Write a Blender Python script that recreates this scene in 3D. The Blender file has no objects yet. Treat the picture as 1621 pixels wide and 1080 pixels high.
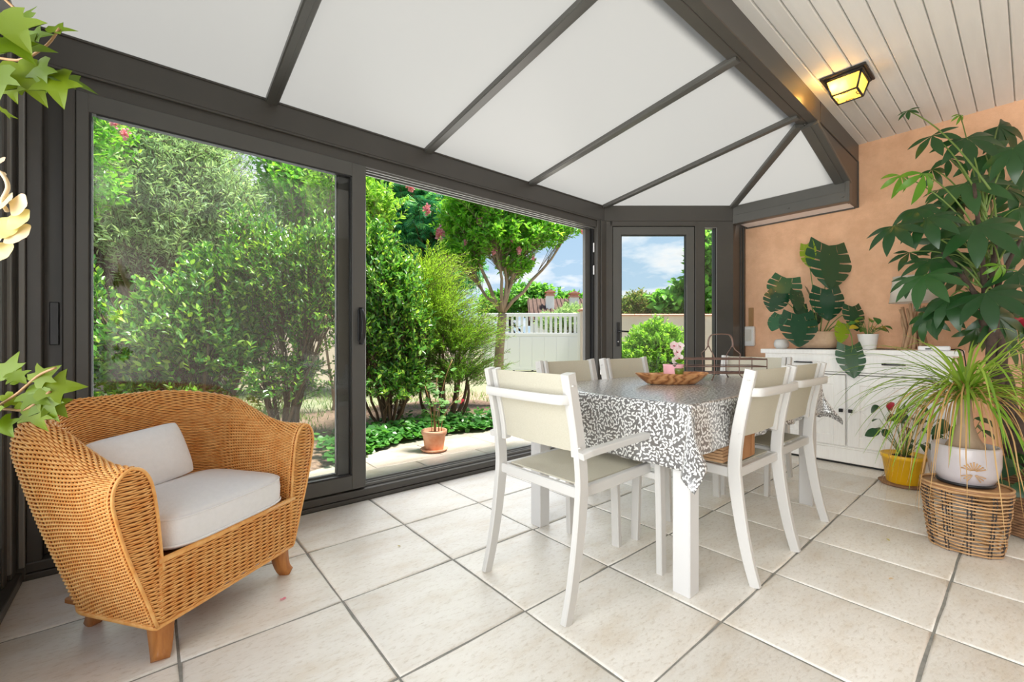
import bpy, math, random
import numpy as np
from mathutils import Vector, Matrix
PI = math.pi
C = bpy.context.scene.collection
SC = bpy.context.scene
# ------------------------------------------------------------------ camera
cam = bpy.data.cameras.new('camera'); cam.sensor_width = 36; cam.lens = 687.6/1621*36
cam.shift_y = 1/1621; cam.clip_start = .05; cam.clip_end = 400
co = bpy.data.objects.new('camera', cam); C.objects.link(co)
co.location = (0, 0, 1.0); co.rotation_euler = (PI/2, 0, math.radians(50.07-90)); SC.camera = co
# ------------------------------------------------------------------ colour management, sampling helpers
SC.view_settings.view_transform = 'Standard'; SC.view_settings.look = 'None'
SC.view_settings.gamma = 1; SC.view_settings.use_curve_mapping = False
SC.view_settings.exposure = 0.9
cy_ = SC.cycles
cy_.use_denoising = True; cy_.max_bounces = 14; cy_.diffuse_bounces = 7; cy_.glossy_bounces = 4
cy_.transmission_bounces = 8; cy_.transparent_max_bounces = 24; cy_.caustics_reflective = False
cy_.caustics_refractive = False; cy_.sample_clamp_indirect = 8; cy_.use_adaptive_sampling = True
# ------------------------------------------------------------------ sky with scattered clouds
W = bpy.data.worlds.new('sky'); SC.world = W; W.use_nodes = True
SKY_STRENGTH = .56; SUN_ENERGY = 7.0
nt = W.node_tree; nt.nodes.clear(); N = nt.nodes; Lk = nt.links
def vnode(t, **k):
    n = N.new(t)
    for a, b in k.items(): setattr(n, a, b)
    return n
tc = vnode('ShaderNodeTexCoord'); sep = vnode('ShaderNodeSeparateXYZ'); Lk.new(tc.outputs['Generated'], sep.inputs[0])
zc = vnode('ShaderNodeMath', operation='MAXIMUM'); Lk.new(sep.outputs['Z'], zc.inputs[0]); zc.inputs[1].default_value = 0
za = vnode('ShaderNodeMath', operation='ADD'); Lk.new(zc.outputs[0], za.inputs[0]); za.inputs[1].default_value = .22
vd = vnode('ShaderNodeVectorMath', operation='DIVIDE'); Lk.new(tc.outputs['Generated'], vd.inputs[0])
cmb = vnode('ShaderNodeCombineXYZ'); [Lk.new(za.outputs[0], cmb.inputs[i]) for i in range(3)]; Lk.new(cmb.outputs[0], vd.inputs[1])
mp = vnode('ShaderNodeMapping'); mp.inputs['Location'].default_value = (5.5, 5.5, 2); mp.inputs['Scale'].default_value = (1.0, 1.0, 2.2)
Lk.new(vd.outputs[0], mp.inputs[0])
nz = vnode('ShaderNodeTexNoise'); nz.inputs['Scale'].default_value = 1.7; nz.inputs['Detail'].default_value = 9; nz.inputs['Roughness'].default_value = .54
Lk.new(mp.outputs[0], nz.inputs['Vector'])
cr = vnode('ShaderNodeValToRGB'); cr.color_ramp.elements[0].position = .49; cr.color_ramp.elements[1].position = .60
Lk.new(nz.outputs['Fac'], cr.inputs[0])
grad = vnode('ShaderNodeValToRGB'); e = grad.color_ramp.elements
e[0].position = 0; e[0].color = (.56, .74, .88, 1); e[1].position = 1; e[1].color = (.18, .38, .78, 1)
m_ = e.new(.35); m_.color = (.42, .63, .88, 1)
Lk.new(zc.outputs[0], grad.inputs[0])
cl = vnode('ShaderNodeValToRGB'); e = cl.color_ramp.elements
e[0].position = .50; e[0].color = (1.15, 1.15, 1.15, 1); e[1].position = .78; e[1].color = (.60, .64, .70, 1)
Lk.new(nz.outputs['Fac'], cl.inputs[0])
mx = vnode('ShaderNodeMixRGB'); Lk.new(cr.outputs[0], mx.inputs[0]); Lk.new(grad.outputs[0], mx.inputs[1]); Lk.new(cl.outputs[0], mx.inputs[2])
bg = vnode('ShaderNodeBackground'); bg.inputs[1].default_value = SKY_STRENGTH; Lk.new(mx.outputs[0], bg.inputs[0])
wo = vnode('ShaderNodeOutputWorld'); Lk.new(bg.outputs[0], wo.inputs[0])
# ------------------------------------------------------------------ sun, high over the house behind the pink wall
sl = bpy.data.lights.new('sun', 'SUN'); sl.energy = SUN_ENERGY; sl.angle = math.radians(14); sl.color = (1, .95, .87)
so = bpy.data.objects.new('sun', sl); C.objects.link(so)
so.rotation_euler = Vector((-.30, .25, -1.0)).to_track_quat('-Z', 'Y').to_euler(); so.location = (6, -8, 14)

# ------------------------------------------------------------------ added fill lights: outside the left glass, at the doorway, inside the back wall
for nm_, loc_, rot_, sx_, sy_, en_ in (('fill_left', (-.80, -.10, 1.25), (0, -PI/2, 0), 2.1, 3.2, 92), ('fill_door', (1.6, 3.02, 1.15), (-PI/2, 0, 0), 3.6, 1.9, 27), ('fill_back', (4.06, -1.80, 1.45), (PI/2, 0, 0), 1.0, 2.0, 9)):
    al_ = bpy.data.lights.new(nm_, 'AREA'); al_.shape = 'RECTANGLE'; al_.size = sx_; al_.size_y = sy_; al_.energy = en_; al_.color = (1, .97, .975)
    ao_ = bpy.data.objects.new(nm_, al_); C.objects.link(ao_); ao_.location = loc_; ao_.rotation_euler = rot_

# ================================================================== helpers
def nrm(a):
    a = np.asarray(a, float); return a/np.maximum(np.linalg.norm(a, axis=-1, keepdims=True), 1e-9)
def rotz(a):
    c, s = math.cos(a), math.sin(a); return np.array([[c, -s, 0], [s, c, 0], [0, 0, 1.]])
def quad_mesh(name, V, Q, smooth=True, rnd=None):
    me = bpy.data.meshes.new(name)
    V = np.asarray(V, np.float32).reshape(-1, 3); Q = np.asarray(Q, np.int32)
    k = Q.shape[1]
    me.vertices.add(len(V)); me.vertices.foreach_set('co', V.ravel())
    me.loops.add(Q.size); me.loops.foreach_set('vertex_index', Q.ravel())
    me.polygons.add(len(Q)); me.polygons.foreach_set('loop_start', np.arange(0, Q.size, k, dtype=np.int32))
    me.update(calc_edges=True)
    me.polygons.foreach_set('use_smooth', np.full(len(Q), smooth, bool))
    if rnd is not None:
        at = me.attributes.new('rnd', 'FLOAT', 'POINT'); at.data.foreach_set('value', np.asarray(rnd, np.float32))
    return me
def link(name, me, mat, parent=None, kind=None, label=None):
    o = bpy.data.objects.new(name, me); C.objects.link(o)
    if mat is not None:
        for m in (mat if isinstance(mat, (list, tuple)) else [mat]): me.materials.append(m)
    if parent is not None: o.parent = parent
    if kind: o['kind'] = kind
    if label: o['label'] = label
    return o
def thing(name, label, cat, loc=(0, 0, 0), rz=0, group=None):
    o = bpy.data.objects.new(name, None); C.objects.link(o); o.empty_display_size = .1
    o.location = loc; o.rotation_euler = (0, 0, rz); tag(o, label, cat, group); return o
def tag(o, label, cat, group=None):
    o['label'] = label; o['category'] = cat
    if group: o['group'] = group
    return o
def setting(name, label=None):
    o = bpy.data.objects.new(name, None); C.objects.link(o); o['kind'] = 'structure'
    if label: o['label'] = label
    return o
def dup(root, loc=None, rz=None, label=None, group=None):
    r = root.copy(); C.objects.link(r)
    if loc is not None: r.location = loc
    if rz is not None: r.rotation_euler = (0, 0, rz)
    if label: r['label'] = label
    if group: r['group'] = group
    for ch in list(root.children):
        c = ch.copy(); C.objects.link(c); c.parent = r
        for g in list(ch.children):
            d = g.copy(); C.objects.link(d); d.parent = c
    return r
class MB:
    """collects shapes into one mesh"""
    def __init__(s): s.V = []; s.F = []; s.S = []; s.M = []; s.n = 0
    def add(s, V, F, smooth=False, mi=0):
        V = np.asarray(V, float).reshape(-1, 3); s.V.append(V)
        for f in F: s.F.append(tuple(int(i)+s.n for i in f)); s.S.append(smooth); s.M.append(mi)
        s.n += len(V); return s
    def box(s, c, d, bev=.003, R=None, mi=0):
        h = np.array(d, float)/2; b = min(bev, h.min()*.45); V = []; idx = {}
        for sx in (-1, 1):
            for sy in (-1, 1):
                for sz in (-1, 1):
                    for ax in range(3):
                        p = h-b; p = p.copy(); p[ax] = h[ax]
                        idx[(sx, sy, sz, ax)] = len(V); V.append(p*np.array([sx, sy, sz]))
        F = []
        for ax in range(3):
            o1, o2 = [(1, 2), (2, 0), (0, 1)][ax]
            for sg in (-1, 1):
                q = []
                for a, b2 in ((-1, -1), (1, -1), (1, 1), (-1, 1)):
                    k = [0, 0, 0]; k[ax] = sg; k[o1] = a; k[o2] = b2; q.append(idx[(*k, ax)])
                F.append(q if sg > 0 else q[::-1])
        for ax in range(3):      # edges along ax
            o1, o2 = [(1, 2), (2, 0), (0, 1)][ax]
            for a in (-1, 1):
                for b2 in (-1, 1):
                    k0 = [0, 0, 0]; k1 = [0, 0, 0]; k0[ax] = -1; k1[ax] = 1
                    for k in (k0, k1): k[o1] = a; k[o2] = b2
                    q = [idx[(*k0, o1)], idx[(*k1, o1)], idx[(*k1, o2)], idx[(*k0, o2)]]
                    F.append(q if a*b2 < 0 else q[::-1])
        for sx in (-1, 1):
            for sy in (-1, 1):
                for sz in (-1, 1):
                    q = [idx[(sx, sy, sz, a)] for a in range(3)]; F.append(q if sx*sy*sz > 0 else q[::-1])
        V = np.array(V)
        if R is not None: V = V @ np.asarray(R).T
        return s.add(V+np.array(c, float), F, False, mi)
    def tube(s, P, r, n=6, closed=False, caps=True, smooth=True, mi=0):
        P = np.asarray(P, float); k = len(P); r = np.broadcast_to(np.asarray(r, float), (k,))
        T = np.roll(P, -1, 0)-np.roll(P, 1, 0)
        if not closed: T[0] = P[1]-P[0]; T[-1] = P[-1]-P[-2]
        T = nrm(T); u = np.array([0, 0, 1.]) if abs(T[0][2]) < .9 else np.array([1., 0, 0])
        V = []; a = np.arange(n)*2*PI/n
        for i in range(k):
            u = u-T[i]*np.dot(u, T[i]); u = u/max(np.linalg.norm(u), 1e-9); w = np.cross(T[i], u)
            V.append(P[i]+r[i]*(np.cos(a)[:, None]*u+np.sin(a)[:, None]*w))
        F = []
        for i in range(k if closed else k-1):
            j = (i+1) % k
            for q in range(n): F.append((i*n+q, i*n+(q+1) % n, j*n+(q+1) % n, j*n+q))
        if caps and not closed: F.append(tuple(range(n))[::-1]); F.append(tuple((k-1)*n+q for q in range(n)))
        return s.add(np.concatenate(V), F, smooth, mi)
    def sweep(s, P, w, side, wid, thk, smooth=False, mi=0, closed=False):
        """rectangular bar along P; 'side' is the fixed width direction"""
        P = np.asarray(P, float); k = len(P); T = np.gradient(P, axis=0); T = nrm(T)
        side = np.broadcast_to(np.asarray(side, float), P.shape)
        wid = np.broadcast_to(np.asarray(wid, float), (k,)); thk = np.broadcast_to(np.asarray(thk, float), (k,))
        V = []
        for i in range(k):
            a = side[i]-T[i]*np.dot(side[i], T[i]); a /= np.linalg.norm(a); b = np.cross(T[i], a)
            bw, bt = wid[i]/2, thk[i]/2; c = min(bw, bt)*.28
            for x, y in ((bw-c, -bt), (bw, -bt+c), (bw, bt-c), (bw-c, bt), (-bw+c, bt), (-bw, bt-c), (-bw, -bt+c), (-bw+c, -bt)):
                V.append(P[i]+a*x+b*y)
        F = []
        for i in range(k-1):
            for q in range(8): F.append((i*8+q, i*8+(q+1) % 8, (i+1)*8+(q+1) % 8, (i+1)*8+q))
        F.append(tuple(range(8))[::-1]); F.append(tuple((k-1)*8+q for q in range(8)))
        return s.add(V, F, smooth, mi)
    def lathe(s, prof, n=24, c=(0, 0, 0), smooth=True, mi=0, sx=1, sy=1, p=2.0, rot=0):
        """turned (or superelliptic when p > 2) profile of (radius, z)"""
        a = np.arange(n)*2*PI/n; ca, sa = np.cos(a), np.sin(a)
        if p != 2: ca = np.sign(ca)*np.abs(ca)**(2/p); sa = np.sign(sa)*np.abs(sa)**(2/p)
        ring = np.stack([ca*sx, sa*sy], 1)
        if rot: ring = ring @ rotz(rot)[:2, :2].T
        V = []
        for r, z in prof: V += [(r*x+c[0], r*y+c[1], z+c[2]) for x, y in ring]
        F = []
        for i in range(len(prof)-1):
            for q in range(n): F.append((i*n+q, i*n+(q+1) % n, (i+1)*n+(q+1) % n, (i+1)*n+q))
        F.append(tuple(range(n))[::-1]); k = len(prof)-1; F.append(tuple(k*n+q for q in range(n)))
        return s.add(V, F, smooth, mi)
    def grid(s, G, smooth=True, mi=0, flip=False, cu=False):
        G = np.asarray(G, float); a, b = G.shape[:2]; F = []
        for i in range(a if cu else a-1):
            for j in range(b-1):
                q = (i*b+j, ((i+1) % a)*b+j, ((i+1) % a)*b+j+1, i*b+j+1); F.append(q[::-1] if flip else q)
        return s.add(G.reshape(-1, 3), F, smooth, mi)
    def prism(s, poly, vec, smooth=False, mi=0):
        """planar 3D polygon extruded by vec"""
        P = np.asarray(poly, float); n = len(P); V = np.concatenate([P, P+np.asarray(vec, float)])
        nr = np.zeros(3)
        for i in range(n): nr += np.cross(P[i], P[(i+1) % n])
        up = np.dot(nr, vec) > 0
        F = [tuple(range(n))[::-1] if up else tuple(range(n)), tuple(range(n, 2*n)) if up else tuple(range(n, 2*n))[::-1]]
        for i in range(n):
            q = (i, (i+1) % n, n+(i+1) % n, n+i); F.append(q if up else q[::-1])
        return s.add(V, F, smooth, mi)
    def mesh(s, name):
        me = bpy.data.meshes.new(name); me.from_pydata(np.concatenate(s.V).tolist(), [], s.F); me.update()
        me.polygons.foreach_set('use_smooth', np.array(s.S, bool)); me.polygons.foreach_set('material_index', np.array(s.M, np.int32))
        return me
    def build(s, name, mat, parent=None, kind=None, label=None):
        return link(name, s.mesh(name), mat, parent, kind, label)
def catmull(P, n):
    P = np.asarray(P, float); Q = np.concatenate([[2*P[0]-P[1]], P, [2*P[-1]-P[-2]]]); out = []
    for t in np.linspace(0, len(P)-1-1e-6, n):
        i = int(t); u = t-i; a, b, c, d = Q[i:i+4]
        out.append(.5*((2*b)+(-a+c)*u+(2*a-5*b+4*c-d)*u*u+(-a+3*b-3*c+d)*u**3))
    return np.array(out)
def bez(a, b, c, n):
    t = np.linspace(0, 1, n)[:, None]; return (1-t)**2*np.asarray(a, float)+2*t*(1-t)*np.asarray(b, float)+t*t*np.asarray(c, float)
def strands(L, r, sides=4, closed=False):
    """many polylines (m, k, 3) to one set of tubes -> V, Q"""
    L = np.asarray(L, float); m, k = L.shape[:2]; T = np.empty_like(L)
    T[:, 1:-1] = L[:, 2:]-L[:, :-2]; T[:, 0] = L[:, 1]-L[:, 0]; T[:, -1] = L[:, -1]-L[:, -2]; T = nrm(T)
    ref = np.where(np.abs(T[..., 2:3]) > .8, np.array([1., 0, 0]), np.array([0, 0, 1.]))
    u = nrm(np.cross(T, ref)); w = np.cross(T, u); r = np.asarray(r, float)
    if r.ndim == 0: r = np.full((m, k), float(r))
    a = np.arange(sides)*2*PI/sides+PI/4
    V = L[:, :, None, :]+r[..., None, None]*(np.cos(a)[:, None]*u[:, :, None, :]+np.sin(a)[:, None]*w[:, :, None, :])
    i = np.arange(m)[:, None, None]; j = np.arange(k-1)[None, :, None]; q = np.arange(sides)[None, None, :]
    A = (i*k+j)*sides+q; B = (i*k+j)*sides+(q+1) % sides
    Q = np.stack([A, B, B+sides, A+sides], -1).reshape(-1, 4)
    return V.reshape(-1, 3), Q
LEAF = (np.array([(0, 0, 0), (-.42, .28, .07), (-.36, .66, .05), (0, 1, -.10), (.36, .66, .05), (.42, .28, .07)]), [(0, 3, 2, 1), (0, 5, 4, 3)])
NEEDLE = (np.array([(-.5, 0, 0), (.5, 0, 0), (.25, 1, -.05), (-.25, 1, -.05)]), [(0, 1, 2, 3)])
def frond_tmpl(k=9):
    V = []; F = []
    for i in range(k):
        y = .12+.86*i/k; ln = .5*math.sin(PI*(.12+.80*i/k))**.7
        for sg in (-1, 1):
            n = len(V); V += [(0, y, 0), (sg*ln*.5, y+.035, -.06), (sg*ln, y+.05, -.20), (sg*ln*.5, y-.03, -.06)]; F.append((n, n+1, n+2, n+3) if sg < 0 else (n+3, n+2, n+1, n))
    return np.array(V), F
FROND = frond_tmpl()
def leaf_mesh(name, P, D, U, L, Wd, tmpl=LEAF, rnd=None, smooth=False):
    P = np.asarray(P, float); D = nrm(D); S = nrm(np.cross(D, U)); Nn = np.cross(S, D); T, F = tmpl; n = len(P); k = len(T)
    L = np.broadcast_to(np.asarray(L, float), (n,)); Wd = np.broadcast_to(np.asarray(Wd, float), (n,))
    V = P[:, None]+T[None, :, 0:1]*Wd[:, None, None]*S[:, None]+T[None, :, 1:2]*L[:, None, None]*D[:, None]+T[None, :, 2:3]*L[:, None, None]*Nn[:, None]
    Q = (np.arange(n)[:, None, None]*k+np.array(F)[None]).reshape(-1, len(F[0]))
    if rnd is None: rnd = np.random.default_rng(n).random(n)
    return quad_mesh(name, V.reshape(-1, 3), Q, smooth, np.repeat(rnd, k))

# ================================================================== materials
def newmat(name):
    m = bpy.data.materials.new(name); m.use_nodes = True; t = m.node_tree; t.nodes.clear()
    out = t.nodes.new('ShaderNodeOutputMaterial'); return m, t, out
def nd(t, kind, ins=None, **props):
    n = t.nodes.new(kind)
    for a, b in props.items(): setattr(n, a, b)
    for a, b in (ins or {}).items():
        if isinstance(b, bpy.types.NodeSocket): t.links.new(b, n.inputs[a])
        else: n.inputs[a].default_value = b
    return n
def rgb(c): return (*c, 1.)
def ramp(t, fac, stops):
    n = t.nodes.new('ShaderNodeValToRGB'); e = n.color_ramp.elements
    while len(e) < len(stops): e.new(.5)
    for x, (p, c) in zip(e, stops): x.position = p; x.color = rgb(c)
    t.links.new(fac, n.inputs[0]); return n.outputs[0]
def surf(name, c1, c2=None, rough=.5, scale=20, stretch=(1, 1, 1), bump=0, bscale=None, spec=.5, metal=0, lo=.35, hi=.65, coords='Object', trans=0, detail=5):
    m, t, out = newmat(name); tc = nd(t, 'ShaderNodeTexCoord')
    mp = nd(t, 'ShaderNodeMapping', {'Vector': tc.outputs[coords], 'Scale': stretch})
    col = None
    p = nd(t, 'ShaderNodeBsdfPrincipled', {'Roughness': rough, 'Metallic': metal, 'Specular IOR Level': spec, 'Base Color': rgb(c1)})
    if c2 is not None:
        nz = nd(t, 'ShaderNodeTexNoise', {'Vector': mp.outputs[0], 'Scale': scale, 'Detail': detail, 'Roughness': .6})
        col = ramp(t, nz.outputs['Fac'], [(lo, c1), (hi, c2)]); t.links.new(col, p.inputs['Base Color'])
    if bump:
        nb = nd(t, 'ShaderNodeTexNoise', {'Vector': mp.outputs[0], 'Scale': bscale or scale, 'Detail': 4})
        b = nd(t, 'ShaderNodeBump', {'Strength': bump, 'Distance': .01, 'Height': nb.outputs['Fac']}); t.links.new(b.outputs[0], p.inputs['Normal'])
    sh = p.outputs[0]
    if trans:
        tr = nd(t, 'ShaderNodeBsdfTranslucent', {'Color': rgb(c1)}); mxs = nd(t, 'ShaderNodeMixShader', {0: trans, 1: sh, 2: tr.outputs[0]}); sh = mxs.outputs[0]
    t.links.new(sh, out.inputs[0]); return m
def leafmat(name, cols, rough=.42, trans=.3, src='attr', spec=.4, glow=1.5):
    m, t, out = newmat(name)
    if src == 'attr': f = nd(t, 'ShaderNodeAttribute', attribute_name='rnd').outputs['Fac']
    else: f = nd(t, 'ShaderNodeObjectInfo').outputs['Random']
    k = len(cols); col = ramp(t, f, [(i/(k-1), c) for i, c in enumerate(cols)])
    p = nd(t, 'ShaderNodeBsdfPrincipled', {'Base Color': col, 'Roughness': rough, 'Specular IOR Level': spec})
    mul = nd(t, 'ShaderNodeMixRGB', {0: 1., 1: col, 2: (glow*1.05, glow, glow*.55, 1)}, blend_type='MULTIPLY')
    tr = nd(t, 'ShaderNodeBsdfTranslucent', {'Color': mul.outputs[0]})
    mxs = nd(t, 'ShaderNodeMixShader', {0: trans, 1: p.outputs[0], 2: tr.outputs[0]}); t.links.new(mxs.outputs[0], out.inputs[0]); return m
def glassmat(name, tint=(.975, .99, .982), k=1.0):
    m, t, out = newmat(name)
    fr = nd(t, 'ShaderNodeFresnel', {'IOR': 1.5}); mu = nd(t, 'ShaderNodeMath', {0: fr.outputs[0], 1: k}, operation='MULTIPLY')
    a = nd(t, 'ShaderNodeBsdfTransparent', {'Color': rgb(tint)}); b = nd(t, 'ShaderNodeBsdfGlossy', {'Color': (1, 1, 1, 1), 'Roughness': .0})
    mxs = nd(t, 'ShaderNodeMixShader', {0: mu.outputs[0], 1: a.outputs[0], 2: b.outputs[0]}); t.links.new(mxs.outputs[0], out.inputs[0]); return m
def emat(name, c, s):
    m, t, out = newmat(name); e = nd(t, 'ShaderNodeEmission', {'Color': rgb(c), 'Strength': s}); t.links.new(e.outputs[0], out.inputs[0]); return m

M = {}
M['alu'] = surf('dark grey aluminium', (.060, .056, .050), (.068, .063, .056), rough=.38, scale=3)
M['alu2'] = surf('mid grey aluminium', (.085, .084, .078), (.095, .093, .086), rough=.36, scale=3)
M['alu_light'] = surf('light grey aluminium', (.22, .22, .21), rough=.35)
M['rubber'] = surf('black gasket', (.012, .012, .013), rough=.5)
M['black'] = surf('black metal', (.010, .010, .011), rough=.35)
M['steel'] = surf('brushed steel', (.6, .6, .6), rough=.3, metal=1)
M['glass'] = glassmat('window glass', k=.75)
M['white_pvc'] = surf('white plastic', (.91, .905, .92), rough=.4)
M['stucco'] = surf('salmon stucco', (.70, .41, .25), (.80, .49, .31), rough=.9, scale=9, bump=.35, bscale=140)
M['plank'] = surf('white painted plank', (.72, .715, .69), (.77, .765, .74), rough=.5, scale=5, stretch=(.3, 3, 3))
M['grout'] = surf('grey cement grout', (.22, .22, .20), (.32, .31, .28), rough=.9, scale=25)
M['groutdark'] = surf('old sandy bed', (.25, .22, .18), (.33, .29, .24), rough=.95, scale=20)
M['white_metal'] = surf('white lacquered metal', (.60, .588, .565), rough=.38, scale=6)
M['sling'] = surf('cream woven sling', (.62, .585, .47), (.68, .645, .54), rough=.7, scale=240, bump=.2, trans=.22)
M['table'] = surf('white lacquer', (.64, .635, .63), rough=.35)
M['cushion'] = surf('white cotton', (.86, .86, .88), (.89, .89, .91), rough=.85, scale=60, bump=.15, bscale=160)
M['rattan'] = surf('honey rattan strand', (.80, .34, .075), (.96, .56, .20), rough=.38, scale=26, lo=.3, hi=.7, spec=.5)
M['rattan_in'] = surf('dark rattan core', (.26, .095, .022), (.36, .14, .035), rough=.6, scale=14)
M['leg_wood'] = surf('orange stained wood', (.42, .15, .035), (.56, .23, .06), rough=.35, scale=9, stretch=(6, 6, 1))
M['stool_cane'] = surf('pale cane', (.40, .22, .09), (.62, .38, .19), rough=.5, scale=18)
M['stool_dark'] = surf('dark cane binding', (.035, .025, .022), rough=.6)
M['stool_top'] = surf('brown bamboo board', (.26, .13, .06), (.38, .20, .09), rough=.45, scale=9, stretch=(1, 6, 1))
M['yellow'] = surf('yellow plastic', (.90, .50, .012), (.92, .55, .02), rough=.35, scale=4)
M['lilac'] = surf('glazed lilac pot', (.50, .46, .48), (.56, .52, .53), rough=.25, scale=6)
M['white_pot'] = surf('white glazed pot', (.74, .73, .70), (.80, .79, .77), rough=.3, scale=10)
M['stone_pot'] = surf('beige stone pot', (.46, .30, .19), (.56, .39, .26), rough=.7, scale=14, bump=.15)
M['soil'] = surf('potting soil', (.035, .022, .014), (.07, .045, .03), rough=1, scale=60, bump=.6)
M['terracotta'] = surf('weathered terracotta', (.68, .30, .16), (.80, .48, .32), rough=.8, scale=9)
M['roof_tile'] = surf('brown roof tile', (.075, .042, .031), (.11, .065, .048), rough=.9, scale=3)
M['roof_tile_red'] = surf('pink clay roof tile', (.62, .32, .22), (.72, .42, .30), rough=.9, scale=3)
M['render_white'] = surf('white rendered wall', (.78, .77, .74), (.84, .83, .80), rough=.95, scale=2)
M['render_grey'] = surf('beige grey wall', (.52, .47, .41), rough=.95)
M['render_pink'] = surf('pale pink rendered wall', (.70, .57, .49), (.78, .65, .57), rough=.95, scale=2)
M['coping'] = surf('terracotta coping', (.58, .27, .19), (.66, .34, .25), rough=.9, scale=6)
M['bark'] = surf('brown bark', (.085, .05, .03), (.17, .11, .07), rough=.95, scale=22, stretch=(1, 1, .25), bump=.5)
M['bark_pale'] = surf('pale smooth bark', (.30, .21, .14), (.46, .34, .24), rough=.8, scale=10, stretch=(1, 1, .3))
M['bark_dark'] = surf('dark twig bark', (.045, .03, .022), (.09, .06, .045), rough=.95, scale=22)
M['greenstem'] = surf('green stem', (.10, .17, .03), (.16, .24, .05), rough=.5, scale=12)
M['cane'] = surf('bamboo cane', (.30, .16, .06), (.42, .25, .11), rough=.5, scale=8, stretch=(1, 1, .3))
M['driftwood'] = surf('driftwood', (.34, .20, .11), (.50, .32, .19), rough=.8, scale=12, stretch=(3, 3, .5))
M['shade'] = surf('white lampshade', (.80, .78, .72), rough=.8, trans=.3)
M['copper'] = surf('antique copper wire', (.14, .085, .07), (.22, .13, .10), rough=.45, scale=20, metal=.4)
M['pink'] = surf('pink plastic', (.82, .42, .46), rough=.45)
M['greencup'] = surf('olive green cup', (.10, .13, .012), rough=.35)
M['card'] = surf('brown cardboard', (.30, .14, .05), (.36, .17, .07), rough=.9, scale=8)
M['carton'] = surf('corrugated tan card', (.42, .25, .13), (.50, .31, .17), rough=.9, scale=8)
M['brownweave'] = surf('brown water hyacinth', (.20, .10, .05), (.33, .18, .09), rough=.8, scale=25)
M['petal_pink'] = leafmat('pink blossom', [(.82, .30, .44), (.88, .46, .56), (.82, .24, .42)], trans=.3, glow=1.1)
M['petal_white'] = leafmat('blush orchid petal', [(.80, .66, .70), (.82, .74, .76), (.74, .46, .56)], trans=.3, src='obj', glow=1.0)
M['petal_red'] = leafmat('dark red petal', [(.30, .004, .02), (.42, .01, .035)], trans=.1, src='obj', glow=1.0)
M['petal_dry'] = leafmat('faded cream petal', [(.70, .52, .34), (.76, .62, .46), (.60, .55, .16)], trans=.3, src='obj', glow=1.0)
M['lf_photinia'] = leafmat('glossy mid green leaf', [(0.034, 0.121, 0.027), (0.081, 0.257, 0.041), (0.162, 0.432, 0.061), (0.061, 0.203, 0.041), (0.459, 0.702, 0.108), (0.095, 0.297, 0.047)], rough=.26, spec=.8, trans=.36)
M['lf_olive'] = leafmat('grey green narrow leaf', [(0.250, 0.375, 0.213), (0.375, 0.525, 0.325), (0.550, 0.700, 0.475), (0.300, 0.450, 0.250)], rough=.5, trans=.4)
M['lf_albizia'] = leafmat('blue green feathery leaf', [(0.036, 0.196, 0.107), (0.059, 0.293, 0.156), (0.117, 0.430, 0.196), (0.274, 0.626, 0.196)], trans=.42, rough=.5)
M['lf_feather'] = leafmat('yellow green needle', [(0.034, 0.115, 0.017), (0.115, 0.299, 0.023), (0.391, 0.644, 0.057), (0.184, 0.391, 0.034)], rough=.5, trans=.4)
M['lf_myrtle'] = leafmat('bright green leaf', [(0.084, 0.288, 0.024), (0.192, 0.504, 0.048), (0.408, 0.720, 0.096), (0.132, 0.396, 0.036), (0.264, 0.576, 0.072)], rough=.33, spec=.6, trans=.45)
M['lf_box'] = leafmat('clipped bush leaf', [(0.135, 0.324, 0.041), (0.243, 0.486, 0.068), (0.405, 0.620, 0.135)], trans=.42, rough=.4)
M['lf_fig'] = leafmat('large green leaf', [(0.080, 0.240, 0.048), (0.144, 0.384, 0.072), (0.240, 0.512, 0.096)], trans=.42, rough=.45)
M['lf_oleander'] = leafmat('dull hedge leaf', [(0.104, 0.195, 0.052), (0.169, 0.273, 0.078), (0.338, 0.260, 0.130)], trans=.42, rough=.5)
M['lf_ivy'] = leafmat('ground ivy leaf', [(0.035, 0.140, 0.028), (0.070, 0.238, 0.042), (0.126, 0.336, 0.070)], trans=.42, rough=.35, spec=.5)
M['lf_grass'] = leafmat('lawn blade', [(.10, .20, .04), (.16, .28, .06), (.26, .32, .10)], rough=.6)
M['lf_geranium'] = leafmat('soft geranium leaf', [(.07, .20, .04), (.13, .29, .07), (.09, .23, .05)], rough=.55, src='obj')
M['lf_monstera'] = leafmat('dark glossy leaf', [(.010, .055, .026), (.018, .085, .035), (.028, .11, .045)], rough=.25, spec=.6, trans=.12, src='obj')
M['lf_monstera_new'] = leafmat('fresh lime leaf', [(.22, .34, .02), (.30, .42, .03)], rough=.3, trans=.3, src='obj')
M['lf_pachira'] = leafmat('deep green palmate leaf', [(.014, .055, .016), (.024, .085, .022), (.035, .11, .028)], rough=.3, spec=.5, trans=.2, src='obj')
M['lf_pachira_new'] = leafmat('young palmate leaf', [(.10, .26, .02), (.15, .32, .03)], rough=.35, trans=.3, src='obj')
M['lf_pony'] = leafmat('strap leaf', [(.13, .27, .02), (.22, .38, .04), (.32, .46, .08), (.10, .22, .02)], rough=.4, src='obj')
M['lf_ponydry'] = leafmat('dry strap leaf', [(.55, .33, .13), (.66, .45, .22), (.50, .28, .10)], rough=.6, src='obj', glow=1.0)
M['lf_vine'] = leafmat('lime green lobed leaf', [(.115, .195, .004), (.165, .235, .006), (.085, .16, .006)], rough=.45, trans=.35, src='obj', glow=1.2)
M['lf_dark'] = leafmat('dark houseplant leaf', [(.014, .06, .02), (.03, .10, .03)], rough=.35, trans=.15, src='obj')
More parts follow.
